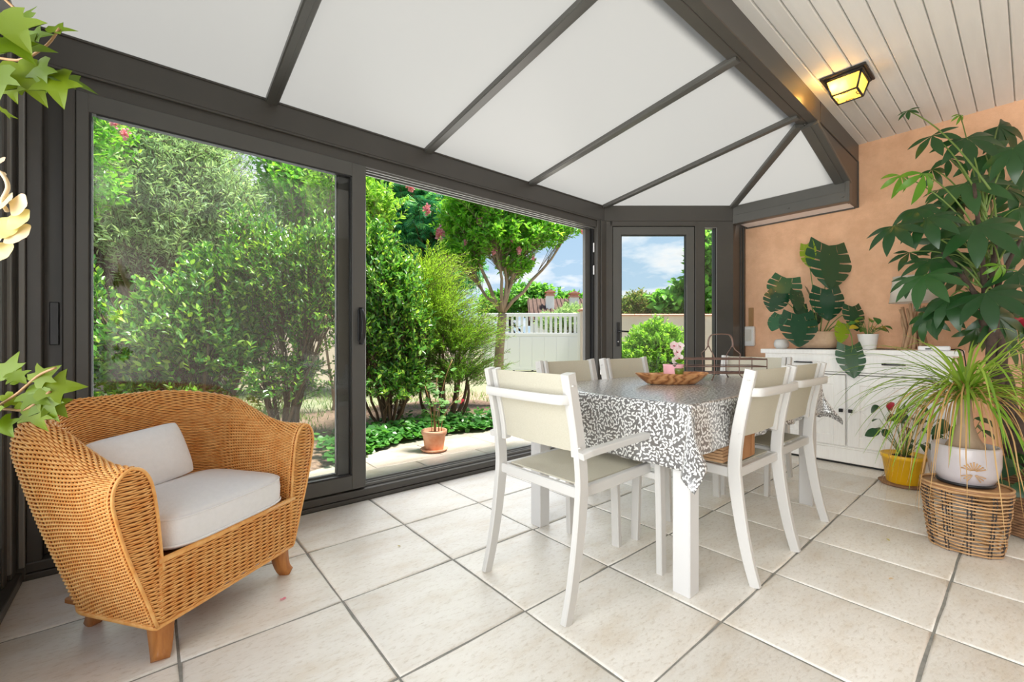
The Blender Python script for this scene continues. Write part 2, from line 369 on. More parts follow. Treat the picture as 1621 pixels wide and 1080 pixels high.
M['lf_mixed'] = leafmat('green and yellow leaf', [(.03, .13, .03), (.08, .24, .03), (.05, .17, .03), (.55, .42, .02)], rough=.4, trans=.2, src='obj')
def mat_tile(name, a, b, c):
    m, t, out = newmat(name); tc = nd(t, 'ShaderNodeTexCoord'); oi = nd(t, 'ShaderNodeObjectInfo')
    ad = nd(t, 'ShaderNodeVectorMath', {0: tc.outputs['Object'], 1: oi.outputs['Location']}, operation='ADD')
    mp = nd(t, 'ShaderNodeMapping', {'Vector': ad.outputs[0], 'Rotation': (0, 0, .5), 'Scale': (1.0, 2.6, 1)})
    n1 = nd(t, 'ShaderNodeTexNoise', {'Vector': mp.outputs[0], 'Scale': 3.2, 'Detail': 8, 'Roughness': .65})
    n2 = nd(t, 'ShaderNodeTexNoise', {'Vector': mp.outputs[0], 'Scale': 34, 'Detail': 5, 'Roughness': .7})
    c1 = ramp(t, n1.outputs['Fac'], [(.30, c), (.50, a), (.72, b)])
    c2 = ramp(t, n2.outputs['Fac'], [(.30, (.66, .60, .52)), (.48, (1, 1, 1)), (1, (1, 1, 1))])
    mu = nd(t, 'ShaderNodeMixRGB', {0: .62, 1: c1, 2: c2}, blend_type='MULTIPLY')
    hv = nd(t, 'ShaderNodeHueSaturation', {'Color': mu.outputs[0], 'Value': nd(t, 'ShaderNodeMapRange', {'Value': oi.outputs['Random'], 'To Min': .95, 'To Max': 1.05}).outputs[0]})
    b_ = nd(t, 'ShaderNodeBump', {'Strength': .2, 'Distance': .01, 'Height': n2.outputs['Fac']})
    p = nd(t, 'ShaderNodeBsdfPrincipled', {'Base Color': hv.outputs[0], 'Roughness': .33, 'Specular IOR Level': .5, 'Normal': b_.outputs[0]})
    t.links.new(p.outputs[0], out.inputs[0]); return m
M['tile'] = mat_tile('cream stone tile', (.82, .785, .72), (.87, .845, .79), (.74, .67, .57))
M['slab'] = mat_tile('terrace stone slab', (.50, .45, .385), (.56, .51, .44), (.42, .36, .29))
def mat_panel():
    m, t, out = newmat('opal polycarbonate'); a = nd(t, 'ShaderNodeBsdfTranslucent', {'Color': (.172, .174, .172, 1)}); b = nd(t, 'ShaderNodeBsdfPrincipled', {'Base Color': (.82, .83, .80, 1), 'Roughness': .35})
    s = nd(t, 'ShaderNodeMixShader', {0: .22, 1: a.outputs[0], 2: b.outputs[0]}); t.links.new(s.outputs[0], out.inputs[0]); return m
M['opal'] = mat_panel()
M['clear'] = glassmat('clear polycarbonate skin', tint=(.96, .96, .96), k=.6)
def mat_cloth():
    m, t, out = newmat('grey cloth printed with white petals'); uv = nd(t, 'ShaderNodeUVMap', uv_map='cloth')
    res = None
    for k, (sc, off) in enumerate(((70., 0.),)):
        ad = nd(t, 'ShaderNodeVectorMath', {0: uv.outputs[0], 1: (off, off*.61, 0)}, operation='ADD')
        vo = nd(t, 'ShaderNodeTexVoronoi', {'Vector': ad.outputs[0], 'Scale': sc, 'Randomness': .9}, voronoi_dimensions='2D')
        sc_ = nd(t, 'ShaderNodeVectorMath', {0: ad.outputs[0], 1: vo.outputs['Position']}, operation='SUBTRACT')
        mul = nd(t, 'ShaderNodeVectorMath', {0: sc_.outputs[0]}, operation='SCALE'); mul.inputs['Scale'].default_value = sc
        sx = nd(t, 'ShaderNodeSeparateColor', {0: vo.outputs['Color']})
        # petals lean along a slow swirl with a random part
        sw = nd(t, 'ShaderNodeTexNoise', {'Vector': uv.outputs[0], 'Scale': 7., 'Detail': 1})
        an = nd(t, 'ShaderNodeMath', {0: sw.outputs['Fac'], 1: 14.}, operation='MULTIPLY'); an2 = nd(t, 'ShaderNodeMath', {0: sx.outputs[0], 1: 2.6, 2: an.outputs[0]}, operation='MULTIPLY_ADD')
        ro = nd(t, 'ShaderNodeVectorRotate', {'Vector': mul.outputs[0], 'Angle': an2.outputs[0]}, rotation_type='Z_AXIS')
        xy = nd(t, 'ShaderNodeSeparateXYZ', {0: ro.outputs[0]})
        x2 = nd(t, 'ShaderNodeMath', {0: xy.outputs['X'], 1: 3.5}, operation='MULTIPLY'); 
        y2 = nd(t, 'ShaderNodeMath', {0: xy.outputs['Y'], 1: 1.42}, operation='MULTIPLY')
        xp = nd(t, 'ShaderNodeMath', {0: x2.outputs[0], 1: 2.}, operation='POWER'); xa = nd(t, 'ShaderNodeMath', {0: x2.outputs[0]}, operation='ABSOLUTE')
        yp = nd(t, 'ShaderNodeMath', {0: y2.outputs[0]}, operation='ABSOLUTE'); yq = nd(t, 'ShaderNodeMath', {0: yp.outputs[0], 1: 2.}, operation='POWER')
        sm = nd(t, 'ShaderNodeMath', {0: xa.outputs[0], 1: yq.outputs[0]}, operation='ADD')
        lt = nd(t, 'ShaderNodeMath', {0: sm.outputs[0], 1: .90}, operation='LESS_THAN')
        res = lt.outputs[0] if res is None else nd(t, 'ShaderNodeMath', {0: res, 1: lt.outputs[0]}, operation='MAXIMUM').outputs[0]
    col = nd(t, 'ShaderNodeMixRGB', {0: res, 1: (.135, .130, .128, 1), 2: (.78, .78, .77, 1)})
    p = nd(t, 'ShaderNodeBsdfPrincipled', {'Base Color': col.outputs[0], 'Roughness': .30, 'Specular IOR Level': .6, 'Coat Weight': 1.0, 'Coat Roughness': .28})
    t.links.new(p.outputs[0], out.inputs[0]); return m
M['cloth'] = mat_cloth()
def mat_olivewood():
    m, t, out = newmat('olive wood'); tc = nd(t, 'ShaderNodeTexCoord'); mp = nd(t, 'ShaderNodeMapping', {'Vector': tc.outputs['Object'], 'Scale': (5, 16, 22)})
    w = nd(t, 'ShaderNodeTexWave', {'Vector': mp.outputs[0], 'Scale': 1.0, 'Distortion': 16, 'Detail': 5, 'Detail Scale': .8})
    col = ramp(t, w.outputs['Fac'], [(0, (.20, .075, .025)), (.12, (.36, .15, .05)), (.6, (.44, .20, .075)), (1, (.54, .28, .115))])
    p = nd(t, 'ShaderNodeBsdfPrincipled', {'Base Color': col, 'Roughness': .35}); t.links.new(p.outputs[0], out.inputs[0]); return m
M['olivewood'] = mat_olivewood()
def mat_ground():
    m, t, out = newmat('garden soil and lawn'); tc = nd(t, 'ShaderNodeTexCoord')
    n = nd(t, 'ShaderNodeTexNoise', {'Vector': tc.outputs['Object'], 'Scale': .55, 'Detail': 6}); n2 = nd(t, 'ShaderNodeTexNoise', {'Vector': tc.outputs['Object'], 'Scale': 18, 'Detail': 6})
    a = ramp(t, n2.outputs['Fac'], [(.3, (.16, .12, .08)), (.7, (.36, .30, .21))]); b = ramp(t, n2.outputs['Fac'], [(.3, (.15, .17, .09)), (.7, (.30, .31, .19))])
    f = ramp(t, n.outputs['Fac'], [(.42, (0, 0, 0)), (.55, (1, 1, 1))])
    mx = nd(t, 'ShaderNodeMixRGB', {0: f, 1: a, 2: b}); p = nd(t, 'ShaderNodeBsdfPrincipled', {'Base Color': mx.outputs[0], 'Roughness': 1})
    t.links.new(p.outputs[0], out.inputs[0]); return m
M['ground'] = mat_ground()
M['litter'] = surf('leaf litter soil', (.10, .06, .04), (.30, .20, .14), rough=1, scale=30, bump=.5)
M['whitewash'] = surf('whitewashed wood', (.85, .83, .80), (.91, .90, .87), rough=.45, scale=12, stretch=(6, 6, .5), lo=.25, hi=.6)
# ================================================================== THE SETTING
rng = np.random.default_rng(7); random.seed(7)
# floor: a bed of grout with separate stone tiles let into it
fl = MB().box((2.14, .43, -.04), (5.2, 4.56, .07), .0).build('floor', M['grout']); fl['kind'] = 'structure'
def tile_me(w, h, r, top=0.0, gap=.0045, chip=.0022):
    k = 4; B = []
    for a, b in (((0, 0), (w, 0)), ((w, 0), (w, h)), ((w, h), (0, h)), ((0, h), (0, 0))):
        for i in range(k):
            t = i/k; B.append((a[0]+(b[0]-a[0])*t, a[1]+(b[1]-a[1])*t))
    B = np.array(B); ctr = np.array([w/2, h/2]); V = []
    jit = r.uniform(-chip, chip, B.shape); n = len(B)
    for off, z in ((gap, -.014), (gap, -.004), (gap+.005, -.0008), (gap+.009, 0)):
        d = np.sign(ctr-B)*np.minimum(np.abs(ctr-B), off); d = np.where(np.abs(ctr-B) > min(w, h)/2-.001, np.sign(ctr-B)*off, 0)
        V += [(x, y, z+top) for x, y in B+d+jit*(1 if z < 0 else .8)]
    F = [tuple(3*n+i for i in range(n))]
    for l in range(3):
        for i in range(n): F.append((l*n+i, l*n+(i+1) % n, (l+1)*n+(i+1) % n, (l+1)*n+i))
    mb = MB(); mb.add(V, F, True); return mb.mesh('tile')
full = [tile_me(.5, .497, rng) for _ in range(6)]; cut = [tile_me(.142, .497, rng) for _ in range(2)]
for me in full+cut: me.materials.append(M['tile'])
for j in range(9):
    for i in range(-1, 10):
        me = cut[j % 2] if i == 9 else full[int(rng.integers(6))]
        link('tile', me, None, fl).location = (.075+.5*i, 2.70-.497*(j+1), 0)
# terrace slabs outside the sliding door
tr = MB().box((1.6, 3.50, -.065), (6.4, 1.36, .07), .0).build('terrace', M['groutdark']); tr['kind'] = 'structure'
sl_me = [tile_me(.62, .52, rng, 0, .004, .003) for _ in range(4)]
for me in sl_me: me.materials.append(M['slab'])
for j in range(2):
    for i in range(10):
        link('paving_slab', sl_me[int(rng.integers(4))], None, tr).location = (-1.35+.62*i+(.28 if j else 0), 2.86+.52*j, -.018)
# garden ground
gr = MB().grid([[(x, y, -.06+(.02*math.sin(x*1.3)+.02*math.cos(y*1.7) if y > 4.6 and x < 30 else 0)) for y in (-8, 2.86, 3.3, 3.9, 4.6, 5.2, 6, 7, 8, 9.5, 11, 13, 16, 20, 30, 60)] for x in (-25, -12, -6, -3, -2, -1, 0, 1, 2, 3, 4, 5, 6.5, 8, 10, 13, 18, 30, 60)], flip=True).build('ground', M['ground']); gr['kind'] = 'structure'
bed = MB()
bx = np.linspace(-3, 4.2, 30); edge = 3.86+.30*np.sin((bx-1.0)*1.15)*np.clip((bx-.5)/1.5, 0, 1)-.25*np.clip(1.9-bx, 0, 1.2)
bed.grid([[(x, e+(6.6-e)*k, -.016+.05*math.sin(k*3.0)+(.012*math.sin(9*x+k*20) if k else 0)) for k in np.linspace(0, 1, 9)] for x, e in zip(bx, edge)], flip=True)
bd = bed.build('planting_bed', M['litter']); bd['kind'] = 'structure'
# pink wall, back wall, roof slab of the house
for nm, c, d, mt in (('wall_right', (4.87, .02, 1.33), (.30, 3.74, 2.82), 'stucco'), ('wall_back', (2.14, -1.92, 1.42), (5.5, .16, 3.0), 'render_grey')):
    o = MB().box(c, d, .0).build(nm, M[mt]); o['kind'] = 'structure'
ce = MB().box((2.2, -.47, 2.738), (5.4, 2.86, .036), .0).build('ceiling', M['plank']); ce['kind'] = 'structure'
def plank_me(w):
    mb = MB(); y = [0, .0018, .005, w-.008, w-.005, w-.0012]; z = [.013, .0045, 0, 0, .0045, .013]
    V = [(x, a, b) for x in (0, 5.14) for a, b in zip(y, z)]; k = len(y)
    F = [(i, i+1, k+i+1, k+i) for i in range(k-1)]+[(k-1, 0, k, 2*k-1), tuple(range(k))[::-1], tuple(range(k, 2*k))]
    mb.add(V, [f[::-1] for f in F]); me = mb.mesh('plank'); me.materials.append(M['plank']); return me
pw, pn = plank_me(.0915), plank_me(.0675)
link('plank', pn, None, ce).location = (-.42, .8985, 2.705)
for i in range(30): link('plank', pw, None, ce).location = (-.42, .8985-.0915*(i+1), 2.705)
# ---- veranda roof: opal panels, rafters, ridge
rf = setting('roof', 'opal panel veranda roof on dark grey rafters')
RZ = lambda y: 2.345+(2.70-y)*.1323
def panel(poly):
    P = [(x, y, z) for x, y, z in poly]; n = len(P); mb = MB(); V = P+[(x, y, z+.03) for x, y, z in P]
    ar = sum(P[i][0]*P[(i+1) % n][1]-P[(i+1) % n][0]*P[i][1] for i in range(n)); up = list(range(n)) if ar > 0 else list(range(n))[::-1]
    mb.add(V, [tuple(up[::-1])], False, 0); mb.n -= len(V); mb.V.pop()
    F = [tuple(n+i for i in up)]+[(up[i], up[(i+1) % n], n+up[(i+1) % n], n+up[i]) for i in range(n)]
    mb.V.append(np.array(V)); [mb.F.append(f) or mb.S.append(False) or mb.M.append(1) for f in F]; mb.n += len(V)
    return mb.build('roof_panel', [M['opal'], M['clear']], rf)
xs = [-.45, .525, 1.50, 2.475, 3.452]
for a, b in zip(xs[:-1], xs[1:]): panel([(a, 2.74, RZ(2.74)), (b, 2.74, RZ(2.74)), (b-(.02 if b > 3 else 0), 1.05, RZ(1.05)), (a, 1.05, RZ(1.05))])
panel([(3.452, 2.74, RZ(2.74)), (4.46, 1.90, 2.345), (3.575, 1.06, 2.560), (3.432, 1.06, 2.560)])
panel([(4.46, 1.90, 2.345), (4.46, 1.0, 2.345), (3.575, 1.05, 2.560)])
def rafter(p, q, w, label=None):
    p, q = np.array(p, float), np.array(q, float); d = nrm(q-p); side = nrm(np.cross(d, (0, 0, 1))); dn = np.array([0, 0, -.019])
    mb = MB(); mb.sweep([p+dn*.8, q+dn*.8], None, side, w, .030)
    mb.sweep([p+dn*1.7+side*w*.16, q+dn*1.7+side*w*.16], None, side, w*.52, .006); mb.build('rafter', M['alu2'], rf)
for i, x in enumerate(xs): rafter((x, 2.74, RZ(2.74)+.004), (x-(.02 if i == 4 else 0), 1.03, RZ(1.03)+.004), .062)
rafter((4.45, 1.91, 2.345), (3.56, 1.06, 2.562), .062)
rafter((4.47, 1.008, 2.342), (3.59, 1.010, 2.556), .112)
rb = MB(); rb.box((1.60, 1.046, 2.64), (4.10, .058, .18), .004); rb.box((1.60, .987, 2.638), (4.10, .058, .18), .004)
rb.box((4.19, .975, 2.640), (1.06, .034, .16), .003)
rb.prism([(3.62, .962, 2.548), (4.72, .962, 2.548), (4.72, .962, 2.165), (4.44, .962, 2.165), (4.44, .962, 2.330)], (0, .02, 0))
rb.box((4.708, .966, 2.36), (.022, .022, .40), .002)
for p in ((1.53, 1.04, 2.549), (2.50, 1.04, 2.549), (3.44, 1.04, 2.549), (3.58, 1.03, 2.546)): rb.lathe([(.011, -.004), (.011, .0), (.006, .002)], 8, p)
o = rb.build('trim_1', M['alu']); o['kind'] = 'structure'; o['label'] = 'dark grey ridge beam between opal roof and white planks'
gt = MB(); gt.box((1.50, 2.752, 2.264), (3.92, .10, .146), .004); gt.box((1.50, 2.750, 2.334), (3.92, .112, .010), .002); gt.box((1.50, 2.762, 2.187), (3.92, .12, .012), .002)
o = gt.build('trim_2', M['alu']); o['kind'] = 'structure'; o['label'] = 'long dark grey gutter beam over the sliding door'
rt = MB(); rt.box((4.462, 1.425, 2.29), (.076, .93, .092), .003); rt.box((4.459, 1.425, 2.203), (.082, .93, .086), .003)
rt.box((4.462, .972, 2.245), (.092, .03, .178), .003)
for y in (1.40, 1.0): rt.lathe([(.008, -.003), (.008, .003)], 8, (4.418, y, 2.20))
o = rt.build('trim_3', M['alu2']); o['kind'] = 'structure'; o['label'] = 'short grey gutter beam in front of the pink wall'
o = MB().box((4.60, 1.42, 2.172), (.20, .88, .010), .001).build('trim_4', M['white_pvc']); o['kind'] = 'structure'
o = MB().box((4.71, 1.43, 2.172), (.02, .90, .03), .001).build('trim_5', M['alu']); o['kind'] = 'structure'

# ---- sliding door in the long glass wall
d1 = setting('door_1', 'wide dark grey sliding glass door standing open to the garden')
fr = MB()
fr.box((1.50, 2.78, .012), (3.92, .17, .024), .002); fr.box((1.50, 2.785, .047), (3.92, .168, .042), .004)
fr.box((1.50, 2.795, 2.150), (3.92, .15, .070), .003)
fr.box((-.408, 2.735, 1.10), (.028, .09, 2.18), .003); fr.box((-.372, 2.755, 1.10), (.046, .09, 2.18), .003)
fr.box((-.315, 2.80, 1.10), (.09, .06, 2.18), .003); fr.box((-.269, 2.745, 1.10), (.040, .09, 2.10), .006)
fr.box((3.40, 2.79, 1.13), (.10, .17, 2.12), .004); fr.box((3.43, 2.715, 1.13), (.075, .05, 2.12), .004)
fr.build('frame', M['alu'], d1)
tk = MB()
for y in (2.752, 2.790, 2.838):
    tk.box((2.18, y, .078), (2.42, .006, .018), .001)
    tk.box((2.20, y, 2.112), (2.36, .010, .012), .001)
tk.build('track', M['alu_light'], d1)
bk = MB(); bk.box((2.2, 2.772, 2.117), (2.36, .026, .006), .001); bk.box((2.2, 2.815, 2.117), (2.36, .032, .006), .001); bk.box((1.5, 2.77, .0695), (3.9, .026, .004), .001); bk.box((1.5, 2.815, .0695), (3.9, .036, .004), .001)
bk.box((3.339, 2.775, 1.10), (.012, .05, 2.03), .001); bk.build('brush_seal', M['rubber'], d1)
jb = MB(); jb.box((3.295, 2.80, 1.09), (.075, .035, 2.02), .004); jb.build('end_stile', M['alu2'], d1)
lt_ = MB()
for z in (1.92, 1.70): lt_.box((3.337, 2.742, z), (.010, .012, .09), .002)
lt_.build('latch_keeper', M['white_pvc'], d1)
MB().box((-.404, 2.686, 1.12), (.018, .012, 2.12), .003).build('cover_strip', M['alu_light'], d1)
lk = MB(); lk.box((-.318, 2.765, 1.08), (.030, .012, .19), .004); lk.build('lock_plate', M['black'], d1)
def sash(x0, x1, y, z0, z1, wl, wr, top, bot, name='sash'):
    mb = MB(); t = .036; h = z1-z0; zc = (z0+z1)/2
    mb.box((x0+wl/2, y, zc), (wl, t, h), .005); mb.box((x1-wr/2, y, zc), (wr, t, h), .005)
    mb.box(((x0+x1)/2, y+.001, z1-top/2), (x1-x0-.02, t-.004, top), .003); mb.box(((x0+x1)/2, y+.001, z0+bot/2), (x1-x0-.02, t-.004, bot), .003)
    o = mb.build(name, M['alu2'] if y < 2.75 else M['alu'], d1)
    g = MB(); g.box(((x0+wl+x1-wr)/2, y+.004, (z0+bot+z1-top)/2), (x1-x0-wl-wr+.02, .004, h-top-bot+.02), 0); g.build('pane', M['glass'], o)
    s = MB()
    for xx in (x0+wl+.004, x1-wr-.004): s.box((xx, y-.002, zc), (.007, t*.8, h-top-bot), .001)
    for zz in (z0+bot+.004, z1-top-.004): s.box(((x0+x1)/2, y-.002, zz), (x1-x0-wl-wr, t*.8, .007), .001)
    s.build('gasket', M['rubber'], o); return o
s1 = sash(-.249, 1.060, 2.728, .076, 2.118, .046, .090, .088, .090)
s2 = sash(-.25, 1.000, 2.795, .080, 2.112, .046, .095, .060, .090)
hd = MB(); hd.box((1.020, 2.703, 1.10), (.030, .014, .20), .005)
hd.sweep(catmull([(1.020, 2.70, 1.21), (1.022, 2.665, 1.17), (1.023, 2.655, 1.10), (1.022, 2.662, 1.03), (1.020, 2.685, .985)], 14), None, (1, 0, 0), np.linspace(.022, .030, 14), .012, True)
hd.build('handle', M['black'], s1)
bl = MB(); bl.box((.44, 2.765, 2.085), (.07, .02, .03), .003); bl.build('guide_block', M['rubber'], d1)

# ---- facet with the hinged door and the narrow sidelight
FA = np.array([3.455, 2.70, 0]); FR = rotz(math.atan2(-.642, .767))
def fbox(mb, s0, s1, z0, z1, a0, a1, bev=.003): return mb.box(FA+FR @ np.array([(s0+s1)/2, (a0+a1)/2, (z0+z1)/2]), (s1-s0, a1-a0, z1-z0), bev, FR)
wf = setting('wall_corner', 'dark grey aluminium frame of the corner facet'); mb = MB()
fbox(mb, -.02, 1.265, 2.19, 2.345, 0, .10, .004); fbox(mb, -.02, .076, 0, 2.19, 0, .09); fbox(mb, .05, .92, 2.143, 2.19, 0, .08); fbox(mb, .893, .986, 0, 2.19, .0, .08); fbox(mb, 1.10, 1.27, 0, 2.19, .0, .10)
fbox(mb, .98, 1.11, 2.125, 2.19, .0, .08); fbox(mb, .98, 1.11, 0, .12, 0, .08); fbox(mb, .06, .92, 0, .02, 0, .09); fbox(mb, .06, .09, 0, 2.17, .045, .09); fbox(mb, .875, .91, 0, 2.17, .045, .09); fbox(mb, .07, .90, 2.12, 2.17, .045, .09)
mb.box((4.575, 1.925, 1.17), (.30, .07, 2.35), .003); mb.box((4.60, 1.885, 1.08), (.012, .012, 2.16), .002); mb.box((4.655, 1.882, 1.08), (.02, .018, 2.16), .002)
mb.build('frame', M['alu'], wf)
d2 = setting('door_2', 'dark grey hinged glass door in the corner facet'); mb = MB()
fbox(mb, .081, .165, .025, 2.138, .006, .06, .005); fbox(mb, .808, .889, .025, 2.138, .006, .06, .005); fbox(mb, .15, .82, 2.058, 2.138, .007, .058); fbox(mb, .15, .82, .025, .20, .007, .058)
lf = mb.build('leaf_frame', M['alu2'], d2)
mb = MB(); fbox(mb, .16, .815, .19, 2.065, .030, .036, 0); mb.build('pane', M['glass'], d2)
mb = MB(); fbox(mb, .800, .808, .2, 2.058, .012, .05, .001); fbox(mb, .165, .170, .2, 2.058, .012, .05, .001); fbox(mb, .165, .808, 2.05, 2.058, .012, .05, .001); mb.build('gasket', M['rubber'], d2)
mb = MB(); fbox(mb, .116, .146, .955, 1.19, -.006, .006, .004)
q = lambda s, a, z: FA+FR @ np.array([s, a, z])
mb.tube([q(.131, 0, 1.10), q(.131, -.05, 1.10)], .009, 8); mb.tube([q(.127, -.05, 1.10), q(.17, -.052, 1.10), q(.222, -.048, 1.098)], .009, 8); mb.build('handle', M['black'], d2)
mb = MB(); mb.tube([q(.131, -.012, 1.0), q(.131, 0, 1.0)], .008, 8); mb.build('cylinder_lock', M['steel'], d2)
w1 = setting('window_1', 'narrow sidelight beside the hinged door'); mb = MB(); fbox(mb, .98, 1.11, .11, 2.13, .03, .036, 0); mb.build('pane', M['glass'], w1)
mb = MB(); fbox(mb, 1.088, 1.100, .12, 2.125, .004, .05, .001); fbox(mb, .986, .991, .12, 2.125, .004, .05, .001); mb.build('gasket', M['rubber'], w1)
mb = MB(); fbox(mb, 1.100, 1.106, .12, 2.125, -.003, .02, .001); fbox(mb, .984, 1.104, 2.122, 2.127, -.003, .02, .001); mb.build('bead', M['alu_light'], w1)
# ---- glazed left wall beside the armchair
w2 = setting('window_2', 'tall dark framed glass wall behind the ivy'); mb = MB()
mb.box((-.445, .43, .02), (.09, 4.54, .04), .003); mb.box((-.465, .43, 2.26), (.09, 4.54, .16), .004); mb.box((-.465, 1.2, 2.42), (.07, 3.1, .26), .004)
for y, w in ((2.66, .07), (2.58, .06), (1.30, .10), (.06, .10), (-1.18, .10), (-1.80, .08)): mb.box((-.465 if y < 2.6 else -.455, y, 1.12), (.07, w, 2.16), .004)
mb.box((-.46, .40, .13), (.05, 4.40, .15), .004); mb.build('frame', M['alu'], w2)
mb = MB(); mb.box((-.428, 2.615, 1.12), (.016, .018, 2.10), .002); mb.build('bead', M['alu_light'], w2)
for a, b in ((1.35, 2.55), (.11, 1.25), (-1.13, .01)):
    mb = MB(); mb.box((-.468, (a+b)/2, 1.19), (.004, b-a+.02, 1.98), 0); mb.build('pane', M['glass'], w2)

# ================================================================== FURNITURE
# ---- wicker armchair: one woven shell, a woven front panel, four wooden legs
ch = thing('wicker_armchair', 'honey coloured wicker armchair with rounded back in the glazed corner', 'armchair', (.25, 1.905, 0), math.atan2(.58, .81))
def upath(s, hw, dp, rc):
    """point of the U outline: right front arm (s=0) round the back to the left front arm (s=1)"""
    s = np.asarray(s, float); t = np.minimum(s, 1-s); x = np.empty_like(s); y = np.empty_like(s)
    a, b = .29, .43
    m1 = t < a; x[m1] = hw; y[m1] = (dp-rc)*t[m1]/a
    m2 = (t >= a) & (t < b); th = (t[m2]-a)/(b-a)*PI/2; x[m2] = hw-rc+rc*np.cos(th); y[m2] = dp-rc+rc*np.sin(th)
    m3 = t >= b; x[m3] = (hw-rc)*(1-(t[m3]-b)/(.5-b)); y[m3] = dp
    return np.where(s <= .5, x, -x), y
def smooth(t): t = np.clip(t, 0, 1); return t*t*(3-2*t)
NS, NR = 84, 168
sv = np.linspace(0, 1, NS*2+1)
def shell(sv):
    t = np.minimum(sv, 1-sv)*2                     # 0 at the arms, 1 at the middle of the back
    zt = .625+.155*smooth((t-.12)/.75)
    arm = 1-smooth(t/.35)                          # arm ends curl outwards a little
    ctl = []
    for hw, dp, rc, fz in ((.285, .43, .13, 0), (.318, .48, .16, .22), (.358, .545, .20, .50), (.388, .600, .24, .74), (.396, .622, .25, .86), (.384, .618, .25, .95), (.352, .597, .23, 1.0), (.318, .562, .21, .975), (.293, .528, .19, .88), (.277, .495, .17, .68), (.268, .45, .15, .46), (.262, .42, .14, .30)):
        x, y = upath(sv, hw, dp, rc); w = 1+.03*arm*smooth(fz/.6)
        y = y-.035*arm*(fz > .3)*0-.0
        z = .115+(zt-.115)*fz if fz < .7 or fz > .8 else .115+(zt-.115)*fz
        ctl.append(np.stack([x*w, y, z], -1))
    return np.array(ctl)
ctl = shell(sv)                                     # (K, S, 3)
dense = np.stack([catmull(ctl[:, i], 400) for i in range(len(sv))], 1)
al = np.concatenate([[0], np.cumsum(np.linalg.norm(np.diff(dense.mean(1)*0+dense[:, len(sv)//4], axis=0), axis=-1))]); al /= al[-1]
G = np.stack([np.stack([np.interp(np.linspace(0, 1, NR), al, dense[:, i, k]) for k in range(3)], -1) for i in range(len(sv))], 1)
def normals(G):
    a = np.gradient(G, axis=0); b = np.gradient(G, axis=1); return nrm(np.cross(b, a))
Nn = normals(G)
ks = np.arange(len(sv)); ph = np.where(ks % 2 == 0, np.where((ks//2) % 2 == 0, 1., -1.), 0.)
amp = .0044
rows = np.array([G[i]+Nn[i]*(ph*(amp if i % 2 else -amp))[:, None] for i in range(NR)])
V1, Q1 = strands(rows, .0033, 4)
# faces of the two arms and the front panel below the cushion
def patch(P, nst):                                   # P (rows, 2, 3): left and right end of each strand
    t = np.linspace(0, 1, nst*2+1); R = P[:, :1]*(1-t)[None, :, None]+P[:, 1:]*t[None, :, None]; k = np.arange(len(t))
    p2 = np.where(k % 2 == 0, np.where((k//2) % 2 == 0, 1., -1.), 0.); R = R.copy()
    bul = .012*np.sin(PI*t)
    for i in range(len(R)): R[i, :, 1] += -(p2*(amp if i % 2 else -amp))-bul
    return R
ex = []
for col in (0, -1):
    prof = dense[:, col]; top = int(np.argmax(prof[:, 2])); zo, zi = prof[:top+1], prof[top:][::-1]
    zz = np.arange(.135, prof[top, 2]-.003, .0069)
    xo = np.interp(zz, zo[:, 2], zo[:, 0]); xi = np.where(zz > zi[0, 2], np.interp(zz, zi[:, 2], zi[:, 0]), zi[0, 0])
    R = patch(np.stack([np.stack([xo, zz*0, zz], -1), np.stack([xi, zz*0, zz], -1)], 1), 3); ex.append(strands(R, .0033, 4))
zz = np.arange(.125, .315, .0069); R = patch(np.stack([np.stack([zz*0-.285, zz*0-.004, zz], -1), np.stack([zz*0+.285, zz*0-.004, zz], -1)], 1), 17); ex.append(strands(R, .0034, 4))
Vs, Qs, n = [V1], [Q1], len(V1)
for v, q_ in ex: Vs.append(v); Qs.append(q_+n); n += len(v)
link('woven_strands', quad_mesh('woven_strands', np.concatenate(Vs), np.concatenate(Qs)), M['rattan'], ch, 'stuff')
core = MB(); core.grid((G-Nn*.004)[:, ::2], flip=True)
for col in (0, -1):
    prof = dense[:, col]; top = int(np.argmax(prof[:, 2])); P = np.concatenate([prof[:top+1:12], prof[top::12]]); P = P.copy(); P[:, 1] += .006
    P = np.concatenate([P, [[P[-1, 0], P[-1, 1], .12]]]); core.prism(P, (0, .004, 0))
core.box((0, .008, .215), (.56, .008, .19), .001); core.box((0, .21, .30), (.52, .42, .02), .004); core.box((0, .21, .128), (.55, .42, .02), .004)
core.build('woven_core', M['rattan_in'], ch)
bd_ = MB()
for col in (0, -1):
    P = dense[:, col][::8].copy(); P[:, 1] -= .006; bd_.tube(P, .0055, 6)
    P2 = P.copy(); P2[:, 1] += .016; bd_.tube(P2, .0045, 5)
pb = ctl[0][::2].copy(); pb[:, 2] -= .004; bd_.tube(np.concatenate([pb, [[-.15, -.006, .113], [.15, -.006, .113]]]), .0085, 6, closed=True)
bd_.tube([(-.285, -.008, .318), (-.1, -.013, .318), (.1, -.013, .318), (.285, -.008, .318)], .010, 6)
bd_.build('border_braid', M['rattan'], ch)
for sx in (-1, 1):
    mb = MB(); P = [(sx*.245, .035, .125), (sx*.248, .03, .07), (sx*.255, .02, .025), (sx*.268, .006, 0)]
    mb.sweep(catmull(P, 10), None, (1, 0, 0), np.linspace(.062, .040, 10), np.linspace(.060, .038, 10), True); mb.build('leg', M['leg_wood'], ch)
    mb = MB(); P = [(sx*.190, .385, .125), (sx*.190, .395, .07), (sx*.190, .412, .025), (sx*.190, .430, 0)]
    mb.sweep(catmull(P, 10), None, (1, 0, 0), np.linspace(.058, .038, 10), np.linspace(.058, .036, 10), True); mb.build('leg', M['leg_wood'], ch)
